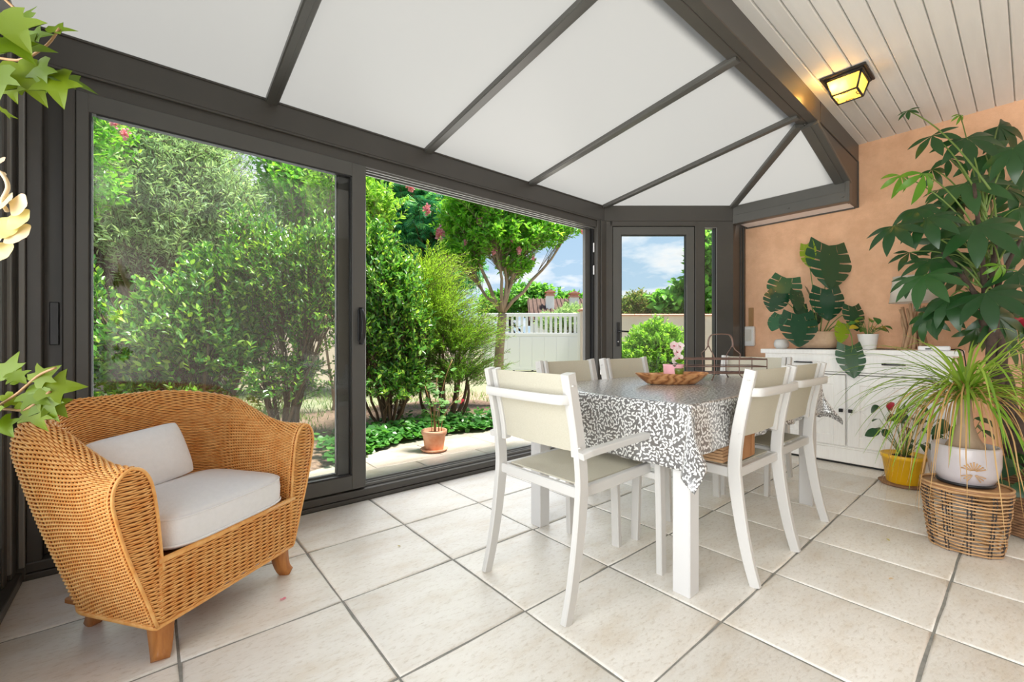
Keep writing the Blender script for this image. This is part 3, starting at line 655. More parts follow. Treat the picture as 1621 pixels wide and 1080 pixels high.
def pad(lx, ly, th, n=26, ex=4., dome=.35):
    u = np.linspace(-1, 1, n); U, V_ = np.meshgrid(u, u, indexing='ij'); mb = MB()
    X = np.sign(U)*np.abs(U)**.85; Y = np.sign(V_)*np.abs(V_)**.85
    k = np.clip((1-np.abs(U)**ex)*(1-np.abs(V_)**ex), 0, 1)**.5
    rr = 1-.05*(np.abs(U)*np.abs(V_))**6
    for sg in (1, -1):
        Z = sg*th/2*(k*(1-dome)+dome*k*(1-(U**2+V_**2)/2.2)); mb.grid(np.stack([X*lx/2*rr, Y*ly/2*rr, Z], -1), flip=sg < 0)
    return mb
cu = thing('seat_cushion', 'thick white seat cushion lying in the wicker armchair', 'cushion', (.25, 1.905, 0), math.atan2(.58, .81))
mb = MB(); K = 30; a = np.arange(72)*2*PI/72; n_ = 5.
ring = np.stack([np.sign(np.cos(a))*np.abs(np.cos(a))**(2/n_), np.sign(np.sin(a))*np.abs(np.sin(a))**(2/n_)], 1)
prof = [(0.0, .318), (.9, .318), (.975, .325), (1.0, .345), (1.005, .39), (.995, .415), (.96, .432), (.9, .438), (.6, .452), (.25, .460), (0.0, .461)]
Gc = np.array([[(r*x*.257, .198+r*y*.218, z) for x, y in ring] for r, z in prof]); mb.grid(np.concatenate([Gc, Gc[:, :1]], 1), flip=True); mb.build('cover', M['cushion'], cu)
mb = MB()
for z, k in ((.336, 1.003), (.423, .985)):
    mb.tube([(x*.257*k, .198+y*.218*k, z) for x, y in ring], .0045, 5, closed=True)
mb.build('piping', M['cushion'], cu)
pi_ = tag(pad(.335, .225, .105, ex=2.6).build('throw_pillow', M['cushion']), 'small white rectangular pillow leaning on the wicker backrest', 'pillow')
fwd = np.array([-.58, .81, 0]); rgt = np.array([.81, .58, 0]); pc = np.array([.25, 1.905, 0])+fwd*.375+rgt*-.055; tilt = math.radians(22)
upv = np.array([0, 0, 1])*math.cos(tilt)+fwd*math.sin(tilt); nv = np.cross(rgt, upv); ro = math.radians(4)
r2 = rgt*math.cos(ro)+upv*math.sin(ro); u2 = np.cross(nv, r2)
pi_.matrix_world = Matrix([[*np.array([r2[i], u2[i], nv[i]]), (pc+np.array([0, 0, .552]))[i]] for i in range(3)]+[[0, 0, 0, 1]])

# ---- dining chairs
def chair(name, label, arms, group=None):
    t = thing(name, label, 'chair', group=group); w = .235; wm = M['white_metal']
    path = catmull([(-.278, 0), (-.250, .10), (-.222, .24), (-.200, .40), (-.196, .50), (-.212, .64), (-.240, .78), (-.262, .885)], 22)
    for sx in (-1, 1):
        mb = MB(); mb.sweep([(sx*w, y, z) for y, z in path], None, (1, 0, 0), .026, np.interp(path[:, 1], [0, .4, .88], [.040, .052, .044]), False); mb.build('rear_leg', wm, t)
        mb = MB(); top = .606 if arms else .462
        fx = sx*(w+.028) if arms else sx*w
        mb.sweep([(fx, .292, 0), (fx, .285, .25), (fx, .270, top)], None, (1, 0, 0), .028, .042); mb.build('front_leg', wm, t)
        mb = MB(); up = catmull([(-.190, .575), (-.200, .66), (-.226, .78), (-.248, .884)], 12)
        mb.sweep([(sx*(w-.030), y, z) for y, z in up], None, (1, 0, 0), .026, .036)
        for z, y in ((.615, -.228), (.84, -.262)): mb.lathe([(.007, 0), (.007, .004), (.003, .006)], 8, (sx*(w+.012), y+.006, z))
        mb.build('back_rail', wm, t)
        if arms:
            mb = MB(); mb.sweep([(sx*(w+.022), -.226, .590), (sx*(w+.028), -.19, .598), (sx*(w+.028), 0, .606), (sx*(w+.028), .288, .615)], None, (1, 0, 0), .036, .026); mb.build('armrest', wm, t)
    mb = MB()
    for sx in (-1, 1): mb.sweep([(sx*(w-.018), -.20, .440), (sx*(w-.018), 0, .444), (sx*(w-.018), .30 if not arms else .262, .454)], None, (1, 0, 0), .024, .042)
    mb.box((0, -.192, .440), (2*w-.02, .024, .040), .004); mb.box((0, .252, .448), (2*w-.02, .026, .036), .004)
    if arms: mb.box((0, .270, .420), (2*w+.05, .022, .030), .004)
    mb.build('seat_frame', wm, t)
    u = np.linspace(-1, 1, 9); v = np.linspace(0, 1, 9)
    for nm, f in (('seat', lambda a, b: (a*(w-.034), -.165+b*.41,   .464+b*.010-.014*(1-a*a)*math.sin(PI*b))), ('backrest', lambda a, b: (a*(w-.036), float(np.interp(b, [0, .25, .65, 1], [-.188, -.200, -.226, -.246]))-.010*(1-a*a), .590+b*.290))):
        Gt = np.array([[f(a, b) for b in v] for a in u]); off = np.array((0, 0, -.006)) if nm == 'seat' else np.array((0, -.006, 0)); mb = MB()
        mb.grid(Gt, flip=nm == 'backrest'); mb.grid(Gt+off, flip=nm == 'seat')
        for e in (Gt[:, 0], Gt[:, -1], Gt[0], Gt[-1]): mb.grid(np.stack([e, e+off], 0))
        mb.build(nm, M['sling'], t)
    mb = MB(); br = [(-w, -.240, .790), (-w+.012, -.274, .792), (-w+.05, -.292, .792), (0, -.298, .792), (w-.05, -.292, .792), (w-.012, -.274, .792), (w, -.240, .790)]
    mb.sweep(catmull(br, 26), None, (0, 0, 1), .036, .016, True); mb.build('back_bar', wm, t)
    return t
c_arm = chair('dining_chair', 'white armchair with cream sling seat at the near end of the table', True)
c_arm.location = (1.408, 1.288, 0); c_arm.rotation_euler = (0, 0, -PI/2)
dup(c_arm, (3.36, 1.37, 0), PI/2+.03, 'cream sling chair at the far end of table before the sideboard drawers')
c_sd = chair('dining_chair', 'white framed cream sling chair holding a cardboard box, back towards the room', False)
c_sd.location = (2.130, .997, 0)
dup(c_sd, (2.652, 1.012, 0), 0, 'white framed cream sling chair between boxed chair and sideboard')
dup(c_sd, (1.995, 1.595, 0), PI, 'cream sling chair on garden side, back against the open sliding door')
dup(c_sd, (2.590, 1.600, 0), PI-.02, 'cream sling chair on garden side, back in front of the hinged door')
# ---- table and cloth
tb = thing('dining_table', 'white dining table with square legs under patterned cloth', 'table', (2.40, 1.31, 0))
MB().box((0, 0, .732), (1.60, .92, .030), .006).build('tabletop', M['table'], tb)
mb = MB(); mb.box((0, .40, .672), (1.46, .022, .09), .003); mb.box((0, -.40, .672), (1.46, .022, .09), .003); mb.box((-.735, 0, .672), (.022, .80, .09), .003); mb.box((.735, 0, .672), (.022, .80, .09), .003); mb.build('apron', M['table'], tb)
for x in (-.755, .72):
    for y in (-.425, .415): MB().box((x, y, .359), (.074, .074, .718), .004).build('leg', M['table'], tb)
def cloth_point(a, b, hx=.805, hy=.465, zt=.755):
    da, db = abs(a)-hx, abs(b)-hy; sa, sb = math.copysign(1, a), math.copysign(1, b); r0 = .010
    def drop(d): return (r0*math.sin(min(d/r0, PI/2)), -(r0*(1-math.cos(min(d/r0, PI/2)))+max(0, d-r0*PI/2)))
    if da <= 0 and db <= 0: return (a, b, zt)
    if db <= 0:
        o, z = drop(da); k = min(1, da/.22); wv = .010*math.sin(b*17+sa)+.006*math.sin(b*39+2*sa)
        ed = smooth((abs(b)-hy+.22)/.22); return (sa*(hx+o+k*(wv*(1-.6*ed)+.012*ed)), b, zt+z)
    if da <= 0:
        o, z = drop(db); k = min(1, db/.22); wv = .010*math.sin(a*15+2*sb)+.006*math.sin(a*33+sb)
        ed = smooth((abs(a)-hx+.22)/.22); return (a, sb*(hy+o+k*(wv*(1-.6*ed)+.012*ed)), zt+z)
    r = math.hypot(da, db); th = math.atan2(db, da); o, z = drop(r); s2 = math.sin(2*th); k = smooth(r/.30)
    out = r*.40*s2**1.1*k; lat = r*.16*math.sin(4*th)*k
    hxx = hx+o*math.cos(th)+.012*min(1, r/.22)*math.cos(th)**2; hyy = hy+o*math.sin(th)+.012*min(1, r/.22)*math.sin(th)**2
    return (sa*(hxx+out*.72+lat*.71), sb*(hyy+out*.72-lat*.71), zt+z*(1-.10*s2*k))
ox, oy = .245, .245
def ticks(h, o, o2): return np.concatenate([np.linspace(-h-o, -h, 26), np.linspace(-h, h, 60)[1:-1], np.linspace(h, h+o2, 26)])
ta, tbv = ticks(.805, .260, .235), ticks(.465, .205, .27)
Gc = np.array([[cloth_point(a, b) for b in tbv] for a in ta]); na, nb = len(ta), len(tbv)
I = np.arange(na*nb).reshape(na, nb); Q = np.stack([I[:-1, :-1], I[1:, :-1], I[1:, 1:], I[:-1, 1:]], -1).reshape(-1, 4)
me = quad_mesh('tablecloth', Gc.reshape(-1, 3), Q); uvl = me.uv_layers.new(name='cloth')
ab = np.stack(np.meshgrid(ta, tbv, indexing='ij'), -1).reshape(-1, 2); uvl.data.foreach_set('uv', ab[Q.ravel()].astype(np.float32).ravel())
cl_ = link('tablecloth', me, M['cloth']); tag(cl_, 'grey tablecloth printed with white petals hanging over the dining table', 'tablecloth'); cl_.location = (2.40, 1.31, 0)
so_ = cl_.modifiers.new('thickness', 'SOLIDIFY'); so_.thickness = .0015; so_.offset = 1
# ---- sideboard
sb = thing('sideboard', 'whitewashed wooden sideboard with two drawers against the pink wall', 'sideboard', (4.315, .955, 0))
ww = M['whitewash']
mb = MB(); mb.box((.186, 0, .915), (.402, 1.272, .040), .005); mb.build('worktop', ww, sb)
mb = MB(); mb.box((.190, -.590, .525), (.375, .024, .745), .003); mb.box((.190, .590, .525), (.375, .024, .745), .003); mb.box((.375, 0, .52), (.012, 1.18, .74), .001); mb.box((.20, 0, .152), (.375, 1.18, .02), .002); mb.box((.21, 0, .745), (.36, 1.17, .016), .002); mb.box((.012, 0, .892), (.016, 1.19, .012), .001); mb.box((.012, 0, .742), (.014, 1.19, .014), .001)
mb.box((.20, 0, .52), (.36, .016, .74), .001); mb.build('carcass', ww, sb)
mb = MB(); mb.box((.190, 0, .078), (.36, 1.225, .116), .006); mb.box((.187, 0, .142), (.375, 1.24, .014), .004); mb.build('plinth', ww, sb)
MB().box((.205, 0, .010), (.33, 1.16, .020), .002).build('foot_strip', M['black'], sb)
for s in (-1, 1):
    dr = MB().box((.002, s*.293, .820), (.022, .574, .132), .004).build('drawer', ww, sb)
    mb = MB(); hy_ = s*.293+(.0 if s < 0 else .0)
    for k in (-1, 1): mb.box((-.018, hy_+k*.052, .826), (.022, .014, .014), .003)
    mb.sweep(catmull([(-.028, hy_-.068, .826), (-.034, hy_-.03, .826), (-.034, hy_+.03, .826), (-.028, hy_+.068, .826)], 9), None, (0, 0, 1), .012, .009); mb.build('handle', M['black'], dr)
    dy = s*.293; mb = MB(); x = .004
    for yy in (-.247, .247): mb.box((x, dy+yy, .443), (.022, .080, .572), .004)
    for zz in (.197, .689): mb.box((x, dy, zz), (.022, .42, .080), .004)
    mb.box((.010, dy, .443), (.010, .42, .42), .001)
    do = mb.build('door', ww, sb)
    mb = MB()
    for sy in (-1, 1):
        for sz in (-1, 1): mb.sweep([(.003, dy+sy*.205, .443), (.003, dy, .443+sz*.205)], None, (1, 0, 0), .010, .014)
        for k in (0,): mb.sweep([(.002, dy+sy*.209, .24), (.002, dy+sy*.209, .648)], None, (1, 0, 0), .008, .010)
    for sz in (-1, 1): mb.sweep([(.002, dy-.205, .443+sz*.209), (.002, dy+.205, .443+sz*.209)], None, (1, 0, 0), .008, .010)
    mb.build('moulding', ww, do)
    mb = MB(); ky = dy-s*.262; mb.box((-.014, ky, .445), (.016, .010, .010), .002); mb.box((-.025, ky, .445), (.014, .028, .028), .004); mb.build('knob', M['black'], do)
# ================================================================== SMALL THINGS INDOORS
rg = np.random.default_rng(21)
# ---- ceiling lamp
lp = thing('ceiling_lamp', 'lit square lantern lamp with amber panes on the white plank ceiling', 'lamp', (3.462, .762, 2.704))
mb = MB(); mb.box((0, 0, -.008), (.250, .238, .016), .005); mb.box((0, 0, -.020), (.222, .208, .012), .004)
mb.build('mounting_plate', M['black'], lp)
tp, bt, zt_, zb = (.098, .092), (.074, .066), -.026, -.118
cT = [(sx*tp[0], sy*tp[1], zt_) for sx, sy in ((-1, -1), (1, -1), (1, 1), (-1, 1))]; cB = [(sx*bt[0], sy*bt[1], zb) for sx, sy in ((-1, -1), (1, -1), (1, 1), (-1, 1))]
mb = MB()
for i in range(4):
    j = (i+1) % 4
    for a, b, r in ((cT[i], cB[i], .0065), (cT[i], cT[j], .006), (cB[i], cB[j], .0065)): mb.tube([a, b], r, 6)
    A, B = np.array(cB[i]), np.array(cB[j]); D = np.array([0, 0, zb]); ins = lambda p, k: p+(D-p)*k
    mb.tube([A+(B-A)*.30, ins(A+(B-A)*.36, .28), ins(A+(B-A)*.5, .22), ins(A+(B-A)*.64, .28), A+(B-A)*.70], .0025, 5)
mb.build('lantern_frame', M['black'], lp)
def amber():
    m, t, out = newmat('lit amber glass'); a = nd(t, 'ShaderNodeEmission', {'Color': (1., .70, .20, 1), 'Strength': .26}); b = nd(t, 'ShaderNodeBsdfTranslucent', {'Color': (1., .78, .34, 1)}); c = nd(t, 'ShaderNodeBsdfTransparent', {'Color': (1, .8, .4, 1)})
    s0 = nd(t, 'ShaderNodeMixShader', {0: .35, 1: b.outputs[0], 2: c.outputs[0]})
    s = nd(t, 'ShaderNodeAddShader', {0: a.outputs[0], 1: s0.outputs[0]}); t.links.new(s.outputs[0], out.inputs[0]); return m
am = amber()
for i in range(4):
    j = (i+1) % 4; mb = MB(); P = np.array([cT[i], cT[j], cB[j], cB[i]])*np.array([.97, .97, 1]); mb.prism(P, -nrm(P.mean(0)*np.array([1, 1, 0]))*.002); mb.build('pane', am, lp)
mb = MB(); mb.prism(np.array(cB)*np.array([.97, .97, 1]), (0, 0, .002)); mb.build('pane', am, lp)
mb = MB(); mb.lathe([(.004, -.022), (.014, -.024), (.014, -.05), (.022, -.062), (.026, -.078), (.020, -.094), (.006, -.102)], 14, (-.035, .01, 0)); mb.build('bulb', emat('bulb glow', (1., .80, .42), 9.), lp)
pl = bpy.data.lights.new('lamp_light', 'POINT'); pl.energy = 3.2; pl.color = (1., .62, .20); pl.shadow_soft_size = .045
po = bpy.data.objects.new('lamp_light', pl); C.objects.link(po); po.parent = lp; po.location = (-.062, .060, -.062)

# ---- things on the table
zc = .757
bw = thing('wooden_bowl', 'boat shaped olive wood bowl on the grey patterned tablecloth', 'bowl', (2.290, 1.318, zc), math.atan2(-.642, .767))
mb = MB(); n = 48; a = np.arange(n)*2*PI/n; ring = np.stack([np.cos(a)*(1+.05*np.cos(2*a)), np.sin(a)], 1)
wob = 1+.025*np.sin(3*a+.6)
prof = [(0, 0), (.55, .0), (.66, .004), (.80, .026), (.93, .048), (1.0, .062), (.985, .065), (.955, .063), (.86, .046), (.70, .022), (.5, .014), (0, .012)]
G_ = np.array([[(r*x*.200*(1 if k < 0 else 1), r*y*.082, z+(.004*math.sin(2*t+.5) if z > .04 else 0)) for (x, y), t, k in zip(ring*wob[:, None], a, range(n))] for r, z in prof])
mb.grid(np.concatenate([G_, G_[:, :1]], 1), flip=True); mb.build('bowl_body', M['olivewood'], bw)
pk = thing('orchid_pot', 'pink pot with blush orchid standing in the wooden bowl', 'potted plant', (2.300, 1.312, zc+.016))
mb = MB(); mb.lathe([(0, 0), (.046, 0), (.050, .008), (.056, .092), (.057, .098), (.053, .098), (.050, .088), (0, .086)], 26); mb.build('pot', M['pink'], pk)
mb = MB(); vw = np.array([-.642, -.767]); fc = vw*.050; mb.lathe([(0, -.004), (.010, -.002), (.020, .014), (.026, .045), (.026, .058), (.022, .058), (.02, .05), (0, .048)], 18, (fc[0]+.01, fc[1]-.008, .020)); mb.build('green_cup', M['greencup'], pk, label='olive green hanging cup')
MB().lathe([(0, .085), (.049, .087), (.03, .092), (0, .094)], 16).build('soil', M['soil'], pk)
def blade_leaf(L, Wd, bend=.35, fold=.12, k=6, tip=.8, base=.35):
    """curved pointed leaf along +y"""
    V = []; F = []
    for i in range(k+1):
        t = i/k; w = Wd*.5*(math.sin(PI*min(1, (t*.97+.015))**tip))**.8; y = L*math.sin(t*bend*2)/(bend*2) if bend else L*t; z = -L*(1-math.cos(t*bend*2))/(bend*2) if bend else 0
        V += [(-w, y, z+fold*w), (0, y, z), (w, y, z+fold*w)]
    for i in range(k):
        for q in (0, 1): F.append((i*3+q, i*3+q+1, i*3+q+4, i*3+q+3))
    mb = MB(); mb.add(V, F, True); return mb.mesh('leaf')
def petal_mesh(L, Wd, cup=.25, k=7):
    V = []; F = []
    for i in range(k+1):
        t = i/k; w = Wd*.5*math.sqrt(max(0, 1-(2*t-1.08)**2/1.17))*(.35+.65*min(1, t*2.5))
        for q in (-1, -.5, 0, .5, 1): V.append((w*q, L*t, cup*L*(t*t*.5+q*q*.5*t)+.02*L*math.sin(q*5+t*6)))
    for i in range(k):
        for q in range(4): F.append((i*5+q, i*5+q+1, i*5+q+6, i*5+q+5))
    mb = MB(); mb.add(V, F, True); return mb.mesh('petal')
def place_leaf(name, me, parent, P, D, U=(0, 0, 1), s=1., mat=None, label=None, kind=None):
    """an object with its +y along D and its face towards U"""
    D = nrm(D); U = np.asarray(U, float); S = np.cross(D, U); S = S/max(np.linalg.norm(S), 1e-6); Nn_ = np.cross(S, D)
    o = bpy.data.objects.new(name, me); C.objects.link(o)
    if parent is not None: o.parent = parent
    o.matrix_local = Matrix([[S[i]*s, D[i]*s, Nn_[i]*s, P[i]] for i in range(3)]+[[0, 0, 0, 1]])
    if label: o['label'] = label
    return o
def with_mat(me, m): me.materials.append(m); return me
ol = with_mat(blade_leaf(.075, .036, .5), M['lf_dark']); ol2 = with_mat(blade_leaf(.06, .05, .4), with_mat and M['lf_pachira_new'])
for i, (dx, dy, dz) in enumerate(((-.5, .3, .5), (.2, -.7, .45), (-.7, -.5, .35), (.5, .5, .5))): place_leaf('leaf', ol, pk, (0, 0, .095), (dx, dy, dz))
place_leaf('leaf', ol2, pk, (-.005, -.035, .105), (-.45, -.55, .8), label='lime green leaf')
place_leaf('leaf', with_mat(blade_leaf(.03, .03, .3), M['petal_red']), pk, (.006, -.036, .115), (-.3, -.6, .7), label='dark red bud')
rt_ = np.array([.767, -.642, 0.])
st = catmull([(0, 0, .09), rt_*.012+np.array([0, 0, .15]), rt_*.022+np.array([0, 0, .19]), rt_*.034+np.array([0, 0, .205])], 12); MB().tube(st, .0022, 6).build('stem', M['greenstem'], pk)
ptl = with_mat(petal_mesh(.026, .026, .12, 5), M['petal_white']); ptr = with_mat(blade_leaf(.012, .012, .2), M['petal_red'])
view = np.array([-.642, -.767, .15])
for c in (rt_*.036+np.array([0, 0, .200]), rt_*.002+np.array([0, 0, .205]), rt_*.020+np.array([0, 0, .170]), rt_*.03+np.array([0, 0, .135]), rt_*.012+np.array([0, 0, .120])):
    for k in range(5):
        an = PI/2+k*2*PI/5+rg.uniform(-.15, .15); d = rt_*math.cos(an)+np.array([0, 0, 1.])*math.sin(an)+view*.25; place_leaf('petal', ptl, pk, c, d, view)
    place_leaf('petal', ptr, pk, c+view*.003, view+np.array([0, 0, -.6]), (0, 0, 1))
# ---- wire rack with handle
wr = thing('wire_rack', 'antique copper wire bottle rack with arched handle on the table', 'rack', (2.86, 1.30, zc), math.atan2(-.66, .75))
LX, LY = .250, .090; mb = MB(); r = .0035
rect = lambda z, lx=LX, ly=LY: [(-lx, -ly, z), (lx, -ly, z), (lx, ly, z), (-lx, ly, z)]
for z in (.132, .085): mb.tube(rect(z), r, 6, closed=True)
mb.sweep([(-LX, -LY, .132), (LX, -LY, .132)], None, (0, 0, 1), .010, .005); mb.sweep([(-LX, LY, .132), (LX, LY, .132)], None, (0, 0, 1), .010, .005)
for x in (-LX, LX):
    for y in (-LY, LY): mb.tube([(x, y, .132), (x, y, .040)], r, 6)
mb.build('basket_frame', M['copper'], wr)
mb = MB(); mb.tube(rect(.042), r, 6, closed=True)
for y in np.linspace(-LY, LY, 7)[1:-1]: mb.tube([(-LX, y, .042), (LX, y, .042)], .0022, 5)
for x in np.linspace(-LX, LX, 12)[1:-1]: mb.tube([(x, -LY, .045), (x, LY, .045)], .0022, 5)
mb.build('grid_base', M['copper'], wr)
mb = MB()
for x in (-.078, .078):
    for y in (-LY, LY):
        mb.tube(catmull([(x*1.35, y*1.35, .003), (x*1.05, y*1.05, .030), (x, y, .050), (x, y, .132), (x*1.10, y*.95, .165), (x*1.02, y*.4, .190), (x, y*.10, .215)], 16), r, 6)
        mb.lathe([(0, 0), (.006, .0015), (.006, .006), (0, .008)], 8, (x*1.35, y*1.35, 0))
mb.build('support', M['copper'], wr)
mb = MB(); P = catmull([(-.080, 0, .205), (-.078, 0, .245), (-.066, 0, .278), (-.04, 0, .290), (.04, 0, .290), (.066, 0, .278), (.078, 0, .245), (.080, 0, .205)], 26)
mb.sweep(P, None, (0, 1, 0), .016, .006, True); mb.build('handle', M['copper'], wr)
# ---- cardboard box on the seat
cb = thing('cardboard_box', 'small brown cardboard box of tan card sheets on a chair seat', 'box', (2.035, .905, .4735), .03)
mb = MB(); mb.box((.05, .0, .062), (.15, .17, .122), .003); mb.box((.09, -.088, .062), (.026, .006, .10), .001); mb.build('box_body', M['card'], cb)
mb = MB(); mb.box((.125, .0, .055), (.012, .165, .10), .002); mb.build('dark_divider', M['rubber'], cb)
for i in range(8): MB().box((-.085+rg.uniform(-.003, .003), .02+rg.uniform(-.004, .004), .010+.0135*i), (.13, .15, .0115), .001).build('card_sheet', M['carton'], cb)

# ---- on and around the sideboard (top at z 0.9355)
zs = .936
mo = thing('monstera', 'monstera with split leaves in a beige stone pot on the sideboard', 'potted plant', (4.46, 1.185, zs))
mb = MB(); mb.lathe([(0, 0), (.105, 0), (.135, .012), (.150, .06), (.152, .13), (.147, .150), (.136, .152), (.130, .135), (.10, .125), (0, .125)], 34, smooth=True, sx=.86, sy=1.0, p=2.4); mb.build('pot', M['stone_pot'], mo)
MB().lathe([(0, .124), (.125, .126), (.08, .136), (0, .140)], 20, sx=.85).build('soil', M['soil'], mo)
MB().lathe([(0, -.0), (.16, -.0), (.165, .008), (.15, .009), (0, .009)], 30, sx=.86).build('saucer', M['rubber'], mo)
def monstera_leaf(L, Wd, nl=6, holes=True, cup=.06):
    """heart shaped blade: inner field with separate outer fingers on both sides; +y is the midrib"""
    mb = MB(); V = []; F = []
    def halfw(t): return Wd*.5*(math.sin(PI*min(1, (t+.22)/1.22)**.85)**.75 if t < 1 else 0)
    def P(t, f, sg):
        w = halfw(max(0, min(.995, t))); y = L*(t-.10-.16*f**1.6*(1-t)+.10*f*t*(1-t)); return (sg*w*f, y, -cup*L*(t**2)*.9-cup*.8*w*f*f+.02*L*math.sin(f*3)*.3)
    for sg in (-1, 1):
        ts = np.linspace(-.12, 1, nl*3+1)
        for i in range(len(ts)-1):
            a, b = ts[i], ts[i+1]; n = len(V)
            V += [P(a, 0, 1), P(a, .42, sg), P(b, .42, sg), P(b, 0, 1)]; F.append((n, n+1, n+2, n+3) if sg > 0 else (n+3, n+2, n+1, n))
        for k in range(nl):
            a = -.12+1.12*k/nl; b = -.12+1.12*(k+1)/nl; g = .015 if holes and 0 < k < nl-1 else .001
            a2, b2 = a+(g if k else 0), b-(g if k < nl-1 else 0); m1 = .46
            fr_ = [(.42, a2, b2), (.60, a2+g*.4, b2-g*.1), (.82, a2+g*.3, b2-g*.2), (.95, a2+g*.6+.02*(b-a), b2-g*.3-.01*(b-a)), (.985, a2+.09*(b-a), b2-.07*(b-a)), (1.0, a2+.22*(b-a), b2-.20*(b-a))]
            for (f0, p0, q0), (f1, p1, q1) in zip(fr_[:-1], fr_[1:]):
                n = len(V); V += [P(p0, f0, sg), P(p1, f1, sg), P(q1, f1, sg), P(q0, f0, sg)]; F.append((n, n+1, n+2, n+3) if sg > 0 else (n+3, n+2, n+1, n))
    mb.add(V, F, True); return mb.mesh('leaf')
ML = [with_mat(monstera_leaf(.36, .43, 5), M['lf_monstera']), with_mat(monstera_leaf(.28, .33, 5), M['lf_monstera']), with_mat(monstera_leaf(.19, .20, 4, False), M['lf_monstera']), with_mat(monstera_leaf(.17, .12, 4, True), M['lf_monstera_new'])]
# local frame of these plants: world axes; towards the camera is (-.64,-.77), image right is (.767,-.642)
R_ = np.array([.767, -.642, 0]); Vw = np.array([-.642, -.767, 0]); Z_ = np.array([0, 0, 1.])
def wl(r, v, z): return R_*r+Vw*v+Z_*z
def leaf_on_stem(root, tip, D, U, me, parent, s=1, r=.004, mat='greenstem', sag=.06, lab=None):
    mid = (np.array(root)+np.array(tip))/2+np.array([0, 0, sag]); MB().tube(bez(root, mid, tip, 9), np.linspace(r*1.2, r*.7, 9), 6).build('stem', M[mat], parent)
    place_leaf('leaf', me, parent, tip, D, U, s, label=lab)
for tip, D, U, k, s in (
        ((0.097, -0.056, 0.83), wl(-.12, .25, -.95), wl(.1, 1, .25), 0, 1.01),
        ((-0.076, -0.082, 0.453), wl(-.05, .2, -1), wl(-.05, 1, .35), 0, 0.67),
        ((-0.375, 0.038, 0.235), wl(-.12, .25, -1), wl(-.2, 1, .3), 0, 0.68),
        ((-0.233, 0.18, 0.573), wl(-.40, .25, -.85), wl(-.35, .9, .4), 1, 0.81),
        ((-0.365, 0.2, 0.445), wl(-.45, .2, -.8), wl(-.3, .9, .3), 1, 0.59),
        ((-0.413, 0.174, 0.265), wl(-.5, .15, -.8), wl(-.8, .5, .3), 2, 0.77),
        ((-0.291, 0.072, 0.45), wl(-.1, .3, -.9), wl(.3, 1, .2), 2, 0.81),
        ((-0.047, 0.064, 0.516), wl(.2, .3, -.8), wl(.7, .7, .2), 2, 0.54),
        ((-0.209, 0.069, 0.359), wl(-.25, .3, -.8), wl(.1, .9, .3), 2, 0.68),
        ((0.008, -0.243, 0.315), wl(.05, .25, -1), wl(.2, 1, .3), 1, 0.67),
        ((0.325, -0.117, 0.409), wl(.25, .1, -.8), wl(.3, .9, .2), 2, 0.85),
        ((0.058, 0.041, 0.293), wl(-.3, .2, -.8), wl(-.1, 1, .2), 2, 0.63)):
    tip = np.array(tip); leaf_on_stem((tip[0]*.15, tip[1]*.15, .12), tip, D, U, ML[k], mo, s, .0042, sag=.06+.12*np.linalg.norm(tip[:2]))
leaf_on_stem((0, 0, .12), (0.007, 0.084, 0.885), wl(-.05, .25, -1), wl(-.9, .5, .1), ML[3], mo, 1.15, .004, lab='young lime green leaf')
leaf_on_stem((.02, -.02, .12), (-0.121, -0.2, 0.177), wl(-.35, .3, -.85), wl(-.2, 1, .2), ML[3], mo, .95, .003, lab='yellowing leaf')
dn_ = catmull([(.0, -.06, .13)]+[(-0.055, -0.125, 0.191), (-0.113, -0.207, 0.213), (-0.194, -0.27, 0.119), (-0.236, -0.287, 0.024), (-0.256, -0.283, -0.02)], 18); MB().tube(dn_, .0035, 6).build('stem', M['greenstem'], mo)
place_leaf('leaf', ML[1], mo, dn_[-1], wl(.02, .2, -1), wl(.1, 1, .15), .80)
sp_ = tag(MB().lathe([(0, 0), (.040, 0), (.058, .020), (.062, .045), (.052, .078), (.034, .088), (.032, .084), (.045, .070), (0, .066)], 24).build('round_pot', M['white_pot']), 'small round white pot at the garden end of the sideboard', 'pot'); sp_.location = (4.47, 1.475, zs)
wp = thing('small_potted_plant', 'small plant with yellowing leaves in white pot on sideboard', 'potted plant', (4.44, .842, zs))
MB().lathe([(0, 0), (.048, 0), (.052, .006), (.068, .118), (.070, .124), (.064, .124), (.060, .108), (0, .106)], 26).build('pot', M['white_pot'], wp)
MB().lathe([(0, .105), (.059, .107), (.03, .114), (0, .116)], 16).build('soil', M['soil'], wp)
sl1 = with_mat(blade_leaf(.085, .062, .45), M['lf_mixed'])
for i in range(17):
    an = rg.uniform(0, 2*PI); h = rg.uniform(.10, .24); rd = rg.uniform(.02, .12); tip = np.array([rd*math.cos(an), rd*math.sin(an), .10+h*.8-rd*.3]); leaf_on_stem((rd*.1*math.cos(an), rd*.1*math.sin(an), .11), tip, (math.cos(an), math.sin(an), rg.uniform(-.4, .2)), wl(.1, .6, .8), sl1, wp, rg.uniform(.55, .95), .0022, sag=.02)
tlp = thing('table_lamp', 'table lamp of driftwood sticks with white shade beside the tall plant', 'lamp', (4.50, .575, zs))
for i in range(13):
    an = i*2*PI/13+rg.uniform(-.2, .2); r0, r1 = rg.uniform(.05, .085), rg.uniform(.05, .10); a2 = an+rg.uniform(-.9, .9)
    P = catmull([(r0*math.cos(an), r0*math.sin(an), .008), (r0*.8*math.cos(an+.2), r0*.8*math.sin(an+.2), .12), (r1*.75*math.cos((an+a2)/2), r1*.75*math.sin((an+a2)/2), .22), (r1*math.cos(a2), r1*math.sin(a2), rg.uniform(.29, .36))], 8)
    MB().tube(P, np.linspace(.013, .009, 8)*rg.uniform(.8, 1.25), 7).build('stick', M['driftwood'], tlp)
